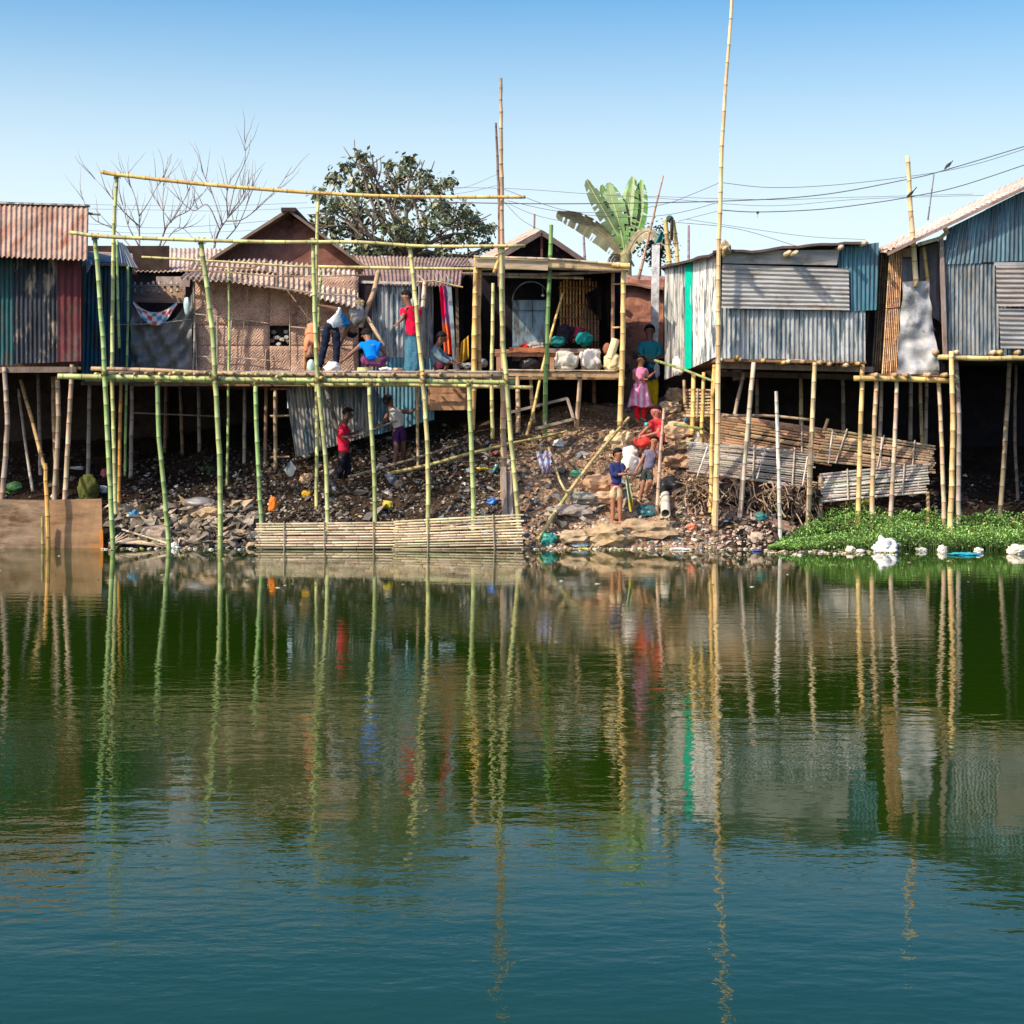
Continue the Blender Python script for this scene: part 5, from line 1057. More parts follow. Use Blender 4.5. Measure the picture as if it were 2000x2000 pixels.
# green water plants
def plants():
    g = G(); rr = random.Random(3)
    n = 0
    while n < 44000:
        x = rr.uniform(1500, 2230); t = min(1, max(0, (x - 1500) / 140)); t2 = min(1, t * 3)
        Y = rr.uniform(29.25 + .55 * (1 - t2), 31.1 - 1.1 * (1 - t))
        X = (x - 1000) * 30 / F
        hgt = (.05 + .32 * t) * (.55 + .6 * noise.noise(V((X * 1.1, Y * 1.3, 0))) + .25 * noise.noise(V((X * 4, Y * 4, 3))) + .25)
        hgt *= min(1, (Y - 29.0) / .5 + .25)
        base = max(0, gz(X, Y)) - .02
        z = base + max(.04, hgt) * (1 - rr.random() ** 2 * .8) + .02
        s = rr.uniform(.022, .05)
        d = V((rr.uniform(-1, 1), rr.uniform(-1, .4), rr.uniform(-.1, .9))).normalized(); sd = d.cross(V((rr.uniform(-.4, .4), rr.uniform(-.4, .4), 1))).normalized()
        p = V((X, Y, z)); up = sd.cross(d) * s * .15
        k = rr.uniform(.55, 1.45); cc = (.23 * k, .42 * k * rr.uniform(.9, 1.12), .11 * k) if rr.random() > .10 else rr.choice([(.42 * k, .48 * k, .18 * k), (.28 * k, .2 * k, .08 * k)])
        g.add([p, p + d * s * .5 + sd * s * .38 + up, p + d * s + up * .5, p + d * s * .5 - sd * s * .38 + up], [[0, 1, 2, 3]], cc); n += 1
    g.build('water_plants', 'leaf', None, False, False, 'stuff')
    g = G()
    for _ in range(900):
        x = rr.uniform(1600, 2220); Y = rr.uniform(29.3, 31.0); X = (x - 1000) * 30 / F; b = max(0, gz(X, Y)) - .04
        g.tube([V((X, Y, b)), V((X + rr.uniform(-.04, .04), Y + rr.uniform(-.05, .02), b + rr.uniform(.1, .26)))], .006, (.10, .18, .05), 4, False)
    g.build('plant_stems', 'leaf', None, False, False, 'stuff')
plants()
def weeds(x, y, n, h, label):
    p0 = hit(x, y); g = G(); rr = random.Random(int(x))
    for _ in range(n):
        d = V((rr.uniform(-1, 1), rr.uniform(-1, 1), rr.uniform(.2, 1))).normalized(); p = p0 + V((rr.uniform(-h, h), rr.uniform(-h, h) * .5, rr.uniform(0, h)))
        s = rr.uniform(.03, .06); sd = d.cross(V((0, 0, 1))).normalized() * s * .35
        g.add([p, p + d * s * .5 + sd, p + d * s, p + d * s * .5 - sd], [[0, 1, 2, 3]], (.09, .25 * rr.uniform(.7, 1.2), .04))
    tag(g.build('weed', 'leaf'), label, 'plant')
weeds(18, 968, 40, .1, 'tuft of green weed above the plywood board at the far left'); weeds(400, 925, 60, .12, 'dark green weed in the shade beside the second green post'); weeds(334, 1058, 35, .08, 'little green weed at the foot of the first short green post'); weeds(385, 1062, 45, .07, 'yellow green weed at the water edge left of the second green post')

# ------------------------------------------------------------------ trees
def mango():
    t = thing('tree', V((P(830, 0, 40).x, 40, 2.6)), 'leafy dark green tree behind the scaffold with gaps of sky in its crown', 'tree')
    g = G(); rr = random.Random(21); tips = []
    base = P(812, 760, 40); base.z = 2.5
    fork = P(800, 500, 40)
    g.tube(crom([base, base.lerp(fork, .5) + V((.1, 0, 0)), fork]), [.2] * 12 + [.13], (.2, .15, .11), 8)
    def grow(p, q, r, lev):
        m = p.lerp(q, .5) + V((rr.uniform(-.12, .12), rr.uniform(-.1, .1), rr.uniform(-.05, .1))) * (q - p).length
        pts = crom([p, m, q], 4); n = len(pts)
        g.tube(pts, [r * (1 - .5 * i / n) for i in range(n)], (.19, .15, .12), 6)
        if lev == 0: tips.append(q); return
        for _ in range(3 if lev > 1 else 4):
            d = (q - p).normalized(); L = (q - p).length * rr.uniform(.45, .75)
            e = (d * .7 + V((rr.uniform(-1, 1), rr.uniform(-1, 1), rr.uniform(-.45, .8)))).normalized()
            grow(pts[-1 - rr.randint(0, 2)], q + e * L, r * .5, lev - 1)
    for (x, y, dy) in [(640, 420, 0), (690, 360, .5), (730, 330, -.4), (790, 350, .3), (850, 400, -.3), (905, 440, 0), (670, 460, -.5), (760, 430, -.8), (880, 490, .4), (715, 490, .5), (820, 460, .9), (930, 505, 0), (640, 490, .3)]:
        grow(fork, fork.lerp(P(x, y, 40 + dy), .62), .08, 2)
    g.build('trunk', 'bark', t, True)
    cl = []
    # clump centres that follow the outline seen in the photo
    for (x, y, r) in [(640, 425, 26), (615, 435, 18), (625, 380, 20), (660, 395, 30), (655, 345, 22), (680, 322, 18), (700, 360, 30), (708, 305, 16), (722, 330, 22), (735, 375, 32), (770, 350, 24), (760, 320, 12), (795, 312, 18), (790, 340, 20), (775, 390, 32), (815, 380, 30), (830, 345, 22), (855, 365, 24), (880, 352, 14), (860, 400, 30), (845, 430, 32), (885, 430, 28), (905, 410, 20), (925, 430, 24), (945, 450, 18), (910, 460, 24), (950, 480, 16), (880, 470, 22), (820, 460, 30), (780, 440, 34), (740, 430, 34), (700, 410, 30), (690, 450, 30), (655, 450, 24), (640, 480, 20), (670, 490, 22), (710, 485, 26), (750, 480, 26), (790, 495, 24), (700, 520, 18), (735, 515, 20), (770, 520, 16), (620, 460, 16), (605, 490, 12), (860, 500, 20), (835, 520, 16), (900, 505, 16), (930, 500, 12), (960, 440, 10), (760, 545, 12), (725, 545, 12)]:
        cl.append((P(x, y, 40 + rr.uniform(-1.2, 1.2)), r * 40 / F))
    g = G()
    for c, r in cl:
        for _ in range(int(125 * (r / .35) ** 1.5) + 14):
            v = V((rr.gauss(0, .42), rr.gauss(0, .6), rr.gauss(0, .36))); p = c + v * r
            d = V((rr.uniform(-1, 1), rr.uniform(-1, 1), rr.uniform(-1.1, .15))).normalized(); s = rr.uniform(.10, .21)
            sd = d.cross(V((rr.uniform(-1, 1), rr.uniform(-1, 1), rr.uniform(-1, 1)))).normalized() * s * .24
            k = rr.uniform(.6, 1.4); col = (.095 * k, .13 * k, .07 * k) if rr.random() < .62 else (.22 * k, .21 * k, .10 * k)
            g.add([p, p + d * s * .5 + sd, p + d * s, p + d * s * .5 - sd], [[0, 1, 2, 3]], col)
    g.build('crown', 'leaf', t)
mango()
def bare(label, mains, Y, seed, r0=.07):
    rr = random.Random(seed); x0, y0 = mains[0][0][:2]
    t = thing('bare_tree', P(x0, y0, Y), label, 'tree', 'bare trees behind the huts'); r0 = r0 * .72
    g = G(); tw = G()
    for pts in mains:
        path = crom([P(x, y, Y + rr.uniform(-.3, .3)) for x, y in pts], 6); n = len(path); r = r0 if pts is mains[0] else r0 * .45
        g.tube(path, [r * (1 - .75 * i / n) for i in range(n)], (.32, .26, .25), 6)  # limbs and twigs paled in colour to imitate distance haze
        L = len(path)
        for _ in range(5):
            i = rr.randint(L // 3, L - 1); p = path[i]
            d = (path[-1] - path[0]).normalized(); e = (d + V((rr.uniform(-1, 1), rr.uniform(-.6, .6), rr.uniform(-.1, .9))) * .7).normalized(); q = [p]
            for _k in range(4): e = (e + V((rr.uniform(-.3, .3), rr.uniform(-.3, .3), rr.uniform(0, .35)))).normalized(); q.append(q[-1] + e * rr.uniform(.14, .26))
            tw.tube(q, [.010, .009, .007, .005, .003], (.34, .28, .28), 5)
    g.build('trunk', 'bark', t, True); tw.build('twigs', 'bark', t, True)
bare('thin bare tree with forked trunk behind the left scaffold rails', [[(271, 520), (272, 470), (272, 422)], [(272, 422), (262, 380), (247, 345)], [(272, 422), (290, 395), (312, 355)], [(270, 440), (240, 412), (205, 370), (186, 350)], [(271, 480), (250, 440), (240, 400)], [(270, 500), (225, 450), (180, 425), (156, 372)]], 41, 1, .055)
bare('wide bare tree with many slanting limbs between the two others', [[(300, 520), (322, 450), (340, 425)], [(340, 425), (360, 390), (375, 355)], [(335, 435), (310, 400), (287, 362)], [(322, 450), (318, 400), (320, 345)], [(340, 425), (370, 410), (380, 390)], [(310, 490), (350, 445), (390, 480)]], 42, 2, .05)
bare('tallest bare tree with a long upright limb reaching above the top rail', [[(412, 520), (424, 460), (445, 425)], [(445, 425), (460, 360), (478, 315), (478, 275)], [(445, 425), (480, 385), (512, 330)], [(440, 432), (480, 425), (540, 370), (570, 325)], [(430, 450), (405, 400), (375, 410), (325, 365)], [(435, 440), (415, 380), (395, 335)], [(445, 425), (443, 380), (452, 340)], [(445, 425), (480, 370), (487, 330)], [(440, 470), (470, 430), (500, 350)]], 42.5, 3, .06)
def banana():
    t = thing('banana_plant', P(1222, 560, 38), 'banana plant with torn upright leaves behind the mud wall hut', 'plant')
    part(t, 'trunk', 'bark', lambda g: g.tube(crom([P(1225, 620, 38), P(1222, 540, 38), P(1222, 488, 38)]), [.14] * 12 + [.1], (.30, .28, .15), 10), True)
    rr = random.Random(9)
    def leafb(name, pts, wid, col, dry=False, lab=None, Y=38):
        wid *= 1.1 if not dry else 1.0
        path = crom([P(x, y, Y + i * (.15 if not dry else -.1)) for i, (x, y) in enumerate(pts)], 10); n = len(path)
        g = G(); g.tube(path, [.025 * (1 - .7 * i / n) for i in range(n)], (.30, .33, .12) if not dry else (.3, .24, .16), 6)
        for side in (-1, 1):
            prev = None
            for i in range(2, n):
                u = (i - 2) / (n - 3); wd = wid * (math.sin(min(1, u * 1.0 + .06) * math.pi * .93) ** .5 if u < .97 else .25) * (1 + .07 * noise.noise(V((i * .7, side, wid * 50))))
                d = (path[min(n - 1, i + 1)] - path[i - 1]).normalized(); sv_ = d.cross(V((0, 1, 0))).normalized() * side
                e = (sv_ + V((0, .35 * side - .1, -.5 if dry else -.12)) + d * .35).normalized()
                p = path[i]; m0 = p + e * wd * .5 + V((0, 0, .015)); a1 = p + e * wd + V((0, 0, -.05 if not dry else -.04))
                k = rr.uniform(.82, 1.18); c = tuple(x * k for x in col)
                if prev is not None:
                    pp_, pm, pa = prev
                    torn = rr.random() < (.18 if dry else .30)
                    if torn:                      # a rip that opens towards the edge
                        qa = pa.lerp(a1, .62 if not dry else .45); g.add([pp_, pm, pa, p, m0, qa], [[0, 1, 4, 3], [1, 2, 5]], c)
                    else: g.add([pp_, pm, pa, p, m0, a1], [[0, 1, 4, 3], [1, 2, 5, 4]], c)
                prev = (p, m0, a1)
        o = g.build(name, 'leaf', t)
        if lab: o['label'] = lab
    gr = (.055, .17, .03)
    leafb('leaf', [(1238, 520), (1200, 448), (1170, 395), (1146, 352)], .17, (.055, .11, .045))
    leafb('leaf', [(1222, 500), (1208, 430), (1196, 390), (1188, 358)], .24, gr)
    leafb('leaf', [(1222, 495), (1226, 430), (1230, 390), (1236, 346)], .20, (.10, .22, .05))
    leafb('leaf', [(1224, 490), (1242, 440), (1250, 400), (1253, 352)], .18, (.075, .20, .025))
    leafb('leaf', [(1222, 495), (1212, 460), (1205, 430), (1175, 362)], .16, (.065, .17, .03))
    leafb('leaf', [(1222, 500), (1235, 470), (1240, 450), (1248, 420)], .22, (.05, .18, .03))
    leafb('dry_leaf', [(1218, 505), (1180, 462), (1135, 430), (1088, 415)], .24, (.26, .26, .16), True, 'long dry drooping leaf on the left')
    leafb('dry_leaf', [(1222, 500), (1245, 462), (1270, 452), (1295, 480)], .14, (.30, .26, .17), True)
    leafb('dry_leaf', [(1220, 505), (1200, 500), (1190, 520), (1185, 545)], .14, (.17, .16, .12), True)
banana()
def bush(label, cx, cy, rx, ry, Y, n, seed, col=(.05, .085, .035)):
    t = thing('bush', P(cx, cy + ry, Y), label, 'tree'); rr = random.Random(seed); g = G()
    for _ in range(n):
        a = V((rr.gauss(0, .45), rr.gauss(0, .5), rr.gauss(0, .45))); p = P(cx, cy, Y) + V((a.x * rx, a.y * rx, a.z * ry)) * Y / F
        d = V((rr.uniform(-1, 1), rr.uniform(-1, 1), rr.uniform(-1, .4))).normalized(); s = rr.uniform(.08, .16); sd = d.cross(V((0, .3, 1))).normalized() * s * .25; k = rr.uniform(.6, 1.4)
        g.add([p, p + d * s * .5 + sd, p + d * s, p + d * s * .5 - sd], [[0, 1, 2, 3]], tuple(x * k for x in col))
    g.build('crown', 'leaf', t)
    part(t, 'trunk', 'bark', lambda g: g.tube([V((P(cx, 0, Y).x, Y, 2.5)), P(cx, cy, Y)], .08, (.15, .11, .08), 6))
bush('dark bush behind the slim white concrete post', 1285, 480, 34, 45, 39.5, 600, 4)
bush('low dark foliage between the tile roofs behind the scaffold right end', 850, 508, 70, 20, 41.5, 700, 5)

# ------------------------------------------------------------------ cables and birds
def cable(label, pts, Y=36, r=.009):
    one('power_cable', 'wire', label, 'cable', lambda g: g.tube(crom([P(x, y, Y) for x, y in pts], 8), r * .75, (.08, .08, .09), 5), 'overhead cables')
cable('thick overhead cable carrying the larger bird, rising to the right', [(850, 395), (1100, 398), (1403, 393), (1600, 381), (1773, 350), (1850, 331), (2060, 268)], 34, .013)
cable('overhead cable sagging just above the thick one, right of the tall mast', [(1403, 356), (1500, 366), (1620, 362), (1773, 345), (1900, 322), (2060, 272)], 34.5, .008)
cable('overhead cable carrying the long tailed bird', [(1403, 410), (1480, 414), (1600, 409), (1700, 397), (1780, 384), (1880, 362), (2060, 302)], 30.6, .011)
cable('faint level overhead cable crossing behind the banana plant', [(740, 365), (985, 368), (1140, 378), (1300, 388), (1500, 402), (1700, 388), (2060, 378)], 37, .006)
cable('faint lower cable running level to the big tin house roof', [(1255, 383), (1500, 390), (1640, 386), (1900, 379)], 37, .006)
cable('cable dipping from the tall mast leftwards to the banana leaf', [(1403, 358), (1350, 380), (1300, 398), (1200, 414), (1100, 410), (985, 370)], 35, .007)
cable('cable dipping from the tall mast past the leaning brown pole', [(1403, 395), (1350, 410), (1290, 421), (1200, 424), (1085, 412), (990, 392)], 35, .007)
cable('cable falling from the yellow stubs to the zinc hut roof', [(1325, 432), (1403, 412)], 35, .006)
cable('long cable falling right towards the zinc hut roof end', [(1320, 434), (1440, 447), (1560, 482)], 35.5, .007)
cable('upper of the two cables falling right towards the zinc hut roof', [(1340, 428), (1460, 446), (1580, 462), (1690, 468)], 35.5, .006)
cable('upper faint cable crossing the bare trees at the far left', [(-60, 392), (200, 400), (420, 402), (600, 396)], 38, .005)
cable('middle faint cable crossing the bare trees at the far left', [(160, 408), (300, 410), (440, 412), (620, 405)], 38.2, .005)
cable('lower faint cable crossing the bare trees near the roof', [(170, 437), (300, 445), (420, 440), (560, 428)], 38.4, .006)
cable('lowest faint cable behind the bare trees above the pink roof', [(170, 450), (300, 456), (450, 452), (560, 446)], 38.6, .005)
cable('pair cable slanting from the tree crown up to the brown mast', [(860, 376), (920, 362), (972, 340)], 36, .005)
cable('lower cable slanting from the tree crown to the brown mast', [(870, 382), (930, 372), (975, 361)], 36, .005)
cable('short cable dropping from the brown mast to the pinkish roof', [(985, 395), (1020, 430), (1060, 452)], 35, .006)
cable('cable from the brown mast sloping to the right over the roof peak', [(985, 394), (1040, 418), (1100, 432), (1180, 440)], 35.5, .006)
one('antenna_rod', 'old_wood', 'thin dark rod standing behind the big tin house roof', 'rod', lambda g: g.bamboo([P(1812, 430, 36), P(1824, 340, 36)], .022, (.2, .2, .24), .8, .5, 5))
def bird(label, x, y, Y, s, tail, flip=1):
    b = thing('bird', P(x, y, Y), label, 'bird', 'birds on the cables')
    g = G(); rt = Matrix.Rotation(-.9 * flip, 3, 'Y'); c = P(x, y, Y)
    def at(u, v): return c + rt @ V((u * s * flip, 0, v * s))
    g.tube([at(-.5, .02), at(-.42, .07), at(-.25, .10), at(0, .05), at(.25, .0), at(.45, 0)], [.02 * s, .1 * s, .14 * s, .18 * s, .13 * s, .05 * s], (.03, .03, .035), 10)
    g.lump(at(-.45, .10), (.11 * s, .1 * s, .11 * s), (.03, .03, .035), 1, 2, 0)
    g.tube([at(-.53, .10), at(-.70, .07)], [.04 * s, .008 * s], (.03, .03, .03), 6)
    g.build('body', 'feather', b, True)
    g = G(); g.tube([at(.35, 0), at(.35 + tail * .5, -.03), at(.35 + tail, -.02)], [.07 * s, .05 * s, .06 * s], (.02, .02, .025), 6); g.build('tail', 'feather', b, True)
    g = G(); g.lump(at(.05, .03) + V((0, -.12 * s, 0)), (.22 * s, .05 * s, .12 * s), (.02, .02, .03), 2, 2, .1, rot=rt); g.build('wing', 'feather', b, True)
    g = G(); g.tube([at(.05, -.1), P(x, y + 7, Y)], .012 * s, (.05, .04, .04), 5); g.build('leg', 'feather', b)
bird('crow perched on the thick cable at the right, facing left', 1853, 323, 33.95, .19, .3)
bird('black bird with a long forked tail perched on the lower cable beside the bamboo upright', 1779, 379, 30.55, .17, .6)
one('kite_scrap', 'plastic', 'tiny dark scrap tangled on a cable right of the tall mast', 'scrap', lambda g: (g.lump(P(1480, 415, 34), (.03, .03, .03), (.05, .05, .06), 1, 2, .3), g.tube([P(1480, 415, 34), P(1479, 425, 34)], .006, (.2, .2, .2), 4)))

# ------------------------------------------------------------------ people
DG = None
def skinmesh(V3, E, Rr, root=0, sub=2):
    me = bpy.data.meshes.new('tmp'); me.from_pydata([tuple(v) for v in V3], E, [])
    o = bpy.data.objects.new('tmp', me); C.objects.link(o)
    md = o.modifiers.new('s', 'SKIN'); md.use_smooth_shade = True; md.branch_smoothing = .6
    sv = me.skin_vertices[0].data
    for i, r in enumerate(Rr):
        sv[i].radius = (r, r) if not isinstance(r, tuple) else r; sv[i].use_root = (i == root)
    sb = o.modifiers.new('u', 'SUBSURF'); sb.levels = sub; sb.render_levels = sub
    dg = bpy.context.evaluated_depsgraph_get(); dg.update(); ev = o.evaluated_get(dg); m2 = ev.to_mesh()
    vs = [v.co.copy() for v in m2.vertices]; fs = [list(p.vertices) for p in m2.polygons]; ev.to_mesh_clear()
    bpy.data.objects.remove(o); bpy.data.meshes.remove(me); return vs, fs
SKC = (.25, .125, .075)
def person(label, Y, J, s, garments, skin=SKC, hairlen='short', face=(0, -1), group=None, dz=None, hairc=(.012, .010, .012)):
    """J: joint -> (x, y, dy); s: stature scale; garments: list of (name, material, colour, kind, args)"""
    j = {k: P(v[0], v[1], Y + (v[2] if len(v) > 2 else 0)) for k, v in J.items()}
    foot = min([j['la'], j['ra']], key=lambda v: v.z)
    t = thing('person', V((j['pel'].x, j['pel'].y, foot.z - .04 * s)), label, 'person', group)
    fx = V((face[0], face[1], 0)).normalized()
    body = []; E = []; R = []
    idx = {}
    HS = 1.2
    def ad(k, p, r, par=None):
        r = tuple(x * 1.12 for x in r) if isinstance(r, tuple) else r * 1.12
        idx[k] = len(body); body.append(p); R.append(r)
        if par is not None: E.append((idx[par], idx[k]))
    ad('pel', j['pel'], .105 * s)
    ad('waist', j['pel'].lerp(j['chest'], .5), .092 * s, 'pel')
    ad('chest', j['chest'], .115 * s, 'waist')
    ad('neck', j['neck'], .056 * s, 'chest')
    hd = (j['head'] - j['neck']).normalized()
    ad('jaw', j['head'] - hd * .050 * s + fx * .018 * s, .068 * s, 'neck'); ad('skull', j['head'] + hd * .030 * s, .096 * s, 'jaw'); ad('crown', j['head'] + hd * .090 * s, .062 * s, 'skull')
    for a in 'lr':
        ad(a + 's', j[a + 's'], .052 * s, 'chest'); ad(a + 'e', j[a + 'e'], .036 * s, a + 's'); ad(a + 'w', j[a + 'w'], .024 * s, a + 'e')
        d = (j[a + 'w'] - j[a + 'e']).normalized(); ad(a + 'p', j[a + 'w'] + d * .06 * s, (.034 * s, .018 * s), a + 'w')
        ad(a + 'h', j[a + 'h'], .078 * s, 'pel'); ad(a + 'k', j[a + 'k'], .050 * s, a + 'h')
        ad(a + 'c', j[a + 'k'].lerp(j[a + 'a'], .3), .048 * s, a + 'k'); ad(a + 'a', j[a + 'a'], .030 * s, a + 'c')
        tp_ = j.get(a + 't', j[a + 'a'] + fx * .13 * s - V((0, 0, .03 * s))); ad(a + 'm', j[a + 'a'].lerp(tp_, .5) - V((0, 0, .012 * s)), .030 * s, a + 'a'); ad(a + 't', tp_, .020 * s, a + 'm')
    g = G(); vs, fs = skinmesh(body, E, R, 0, 2); g.add(vs, fs, skin)
    for a in 'lr':                                # five fingers
        w = j[a + 'w']; d = (w - j[a + 'e']).normalized(); side = d.cross(V((0, -.4, 1))).normalized(); nn = side.cross(d).normalized()
        pk = w + d * .075 * s
        for k, (o, L) in enumerate([(-.026, .055), (-.009, .068), (.009, .064), (.025, .048)]):
            b0 = pk + side * o * s; b1 = b0 + d * L * .5 * s + nn * .006 * s; b2 = b1 + (d * .7 - nn * .6).normalized() * L * .5 * s
            g.tube([b0 - d * .02 * s, b0, b1, b2], [.009 * s, .009 * s, .008 * s, .006 * s], skin, 6)
        sg = -1 if a == 'l' else 1
        b0 = w + d * .03 * s + side * .026 * s * sg; b1 = b0 + (d + side * sg * .8).normalized() * .03 * s; b2 = b1 + (d * 1.2 + side * sg * .2).normalized() * .03 * s
        g.tube([b0 - side * sg * .01 * s, b0, b1, b2], [.011 * s, .011 * s, .009 * s, .007 * s], skin, 6)
    hc = j['head'] + hd * .02 * s; sdv = fx.cross(hd).normalized(); fw = (fx - hd * fx.dot(hd)).normalized()
    g.lump(hc + fw * .106 * s - hd * .012 * s, (.014 * s, .016 * s, .024 * s), skin, 0, 2, 0)                # nose
    for q in (-1, 1): g.lump(hc + sdv * q * .100 * s - hd * .008 * s, (.012 * s, .016 * s, .026 * s), skin, 0, 2, 0)       # ears
    g.lump(hc + fw * .094 * s - hd * .045 * s, (.024 * s, .012 * s, .007 * s), tuple(x * .6 for x in skin), 0, 2, 0)    # mouth
    g.build('body', 'skin', t, True)
    g = G()
    for q in (-1, 1): g.lump(hc + fw * .097 * s + sdv * q * .034 * s + hd * .012 * s, (.014 * s, .009 * s, .009 * s), (.02, .015, .015), 0, 2, 0)
    g.build('eyes', 'hair', t, True)
    # hair cap: shell over top and back of the head
    g = G(); vs, fs = ico(3); keep = {}; V2 = []; F2 = []
    top = hc + hd * .022 * s - fw * .012 * s
    for i, v in enumerate(vs):
        w_ = sdv * v.x + fw * v.y + hd * v.z
        lim = -.02 if hairlen == 'short' else -.06
        if v.z > lim + v.y * .55 - .75 * (v.y < 0) * abs(v.y) - (.3 if hairlen != 'short' and v.y < .3 else 0):
            keep[i] = len(V2); n_ = 1 + .10 * noise.noise(v * 3 + hc) + .08 * noise.noise(v * 9)
            V2.append(top + (sdv * v.x * .112 + fw * v.y * .118 + hd * v.z * .122) * s * n_)
    for f in fs:
        if all(i in keep for i in f): F2.append([keep[i] for i in f])
    g.add(V2, F2, hairc)
    if hairlen == 'bun': g.lump(hc - fw * .10 * s + hd * .02 * s, (.045 * s, .045 * s, .045 * s), hairc, 3, 2, .1)
    if hairlen == 'long': g.tube([hc - fw * .08 * s, hc - fw * .10 * s - hd * .12 * s, hc - fw * .09 * s - hd * .22 * s], [.05 * s, .045 * s, .02 * s], hairc, 8)
    g.build('hair', 'hair', t, True)
    def lp(a, b, k): return j[a].lerp(j[b], k)
    for (name, m, col, kind, arg) in garments:
        g = G()
        if kind == 'shirt':       # arg: sleeve length 0..2 (upper arm, fore arm), hem drop
            sl, hem = arg; B = [lp('pel', 'chest', -.12 * hem), lp('pel', 'chest', .5), j['chest'], lp('chest', 'neck', .92)]; RR = [.150 * s, .142 * s, .168 * s, .092 * s]; EE = [(0, 1), (1, 2), (2, 3)]
            for a in 'lr':
                k = len(B); B.append(j[a + 's']); RR.append(.085 * s); EE.append((2, k))
                if sl > 0: B.append(lp(a + 's', a + 'e', min(1, sl))); RR.append(.067 * s); EE.append((k, k + 1))
                if sl > 1: B.append(lp(a + 'e', a + 'w', sl - 1)); RR.append(.056 * s); EE.append((k + 1, k + 2))
            vs, fs = skinmesh(B, EE, RR, 1, 2); g.add(vs, fs, col)
        elif kind == 'legs':      # arg: length 0..2
            L = arg; B = [lp('pel', 'chest', .12), j['pel']]; RR = [.130 * s, .140 * s]; EE = [(0, 1)]
            for a in 'lr':
                k = len(B); B.append(j[a + 'h']); RR.append(.106 * s); EE.append((1, k)); B.append(lp(a + 'h', a + 'k', min(1, L))); RR.append(.080 * s); EE.append((k, k + 1))
                if L > 1: B.append(lp(a + 'k', a + 'a', (L - 1) * .5)); RR.append(.070 * s); EE.append((k + 1, k + 2)); B.append(lp(a + 'k', a + 'a', L - 1)); RR.append(.062 * s); EE.append((k + 2, k + 3))
            vs, fs = skinmesh(B, EE, RR, 1, 2); g.add(vs, fs, col)
        elif kind == 'skirt':     # arg: (top point frac, bottom y px, top radius, bottom radius, folds, [cx])
            k0, yb, r0, r1, nf = arg[:5]; a = lp('pel', 'chest', k0); b = P(arg[5] if len(arg) > 5 else J['pel'][0], yb, Y + J['pel'][2] if len(J['pel']) > 2 else Y)
            n, m_ = 48, 10; vs = []; fs = []; cs = []
            for ii in range(m_ + 1):
                v = ii / m_; cpt = a.lerp(b, v); r = r0 + (r1 - r0) * v ** .8
                for kk in range(n):
                    an = 2 * math.pi * kk / n; f = 1 + .13 * v * math.sin(an * nf) ; vs.append(cpt + V((math.cos(an) * r * f, math.sin(an) * r * f * .8, .02 * v * math.sin(an * nf * .5))))
                    sh = 1.0 if isinstance(col, tuple) else 1; cs.append(col)
            for ii in range(m_):
                for kk in range(n): fs.append([ii * n + kk, ii * n + (kk + 1) % n, (ii + 1) * n + (kk + 1) % n, (ii + 1) * n + kk])
            fs.append(list(range(n))); g.add(vs, fs, cs)
        elif kind == 'lump':
            x, y, dy, r, sd_ = arg; g.lump(P(x, y, Y + dy), r, col, sd_, 3, .25, 1.6, 0)
        g.v = [v + V((noise.noise(v * 14), noise.noise(v * 14 + V((5, 0, 0))), noise.noise(v * 14 + V((0, 7, 0))) * .5)) * .022 * s for v in g.v]
        if callable(col): g.c = [col(v) for v in g.v]
        g.build(name, m, t, True)
    return t

person('man bending over on the deck in a white and blue shirt and navy trousers', 31.7,
    dict(pel=(645, 636), chest=(668, 618, .12), neck=(682, 630, .2), head=(687, 645, .3), ls=(664, 606, .0), le=(642, 600, -.05), lw=(623, 597, -.1), rs=(681, 634, .25), re=(674, 654, .25), rw=(664, 674, .2),
         lh=(638, 642, 0), lk=(633, 680, 0), la=(624, 722, 0), rh=(655, 642, .05), rk=(658, 680, .05), ra=(655, 724, .05)), .92,
    [('shirt', 'cloth', lambda v: (.02, .27, .62) if 1000 + v.x * F / v.y > 668 + 4 * noise.noise(v * 9) else (.72, .76, .80), 'shirt', (.35, .6)), ('trousers', 'cloth', (.012, .018, .04), 'legs', 1.95)], face=(.7, .7))
person('stooping worker in an orange top half hidden behind the green posts', 32.0,
    dict(pel=(610, 636, .3), chest=(606, 662, .05), neck=(606, 680, -.05), head=(606, 693, -.08), ls=(600, 668, -.05), le=(598, 698, -.05), lw=(595, 722, -.05), rs=(616, 668, 0), re=(628, 695, 0), rw=(633, 718, 0),
         lh=(604, 642, .3), lk=(606, 685, .35), la=(606, 725, .3), rh=(616, 642, .3), rk=(618, 685, .35), ra=(618, 725, .3)), .88,
    [('shirt', 'cloth', (.68, .25, .14), 'shirt', (.7, .6)), ('skirt', 'print_cloth', (.42, .26, .10), 'skirt', (.1, 722, .13, .17, 5))], face=(0, -1))
person('worker squatting on the deck in a bright blue shirt and purple shorts', 31.35,
    dict(pel=(728, 706, 0), chest=(724, 680, .12), neck=(720, 665, .24), head=(717, 656, .34), ls=(708, 672, .18), le=(684, 692, .1), lw=(665, 709, 0), rs=(740, 672, .18), re=(752, 690, .25), rw=(750, 708, .35),
         lh=(718, 708, 0), lk=(708, 698, .35), la=(720, 722, .15), rh=(740, 708, 0), rk=(754, 698, .3), ra=(742, 722, .15)), .95,
    [('shirt', 'cloth', (.0, .19, .72), 'shirt', (.4, .6)), ('shorts', 'cloth', (.20, .05, .16), 'legs', .9)], face=(-.2, 1))
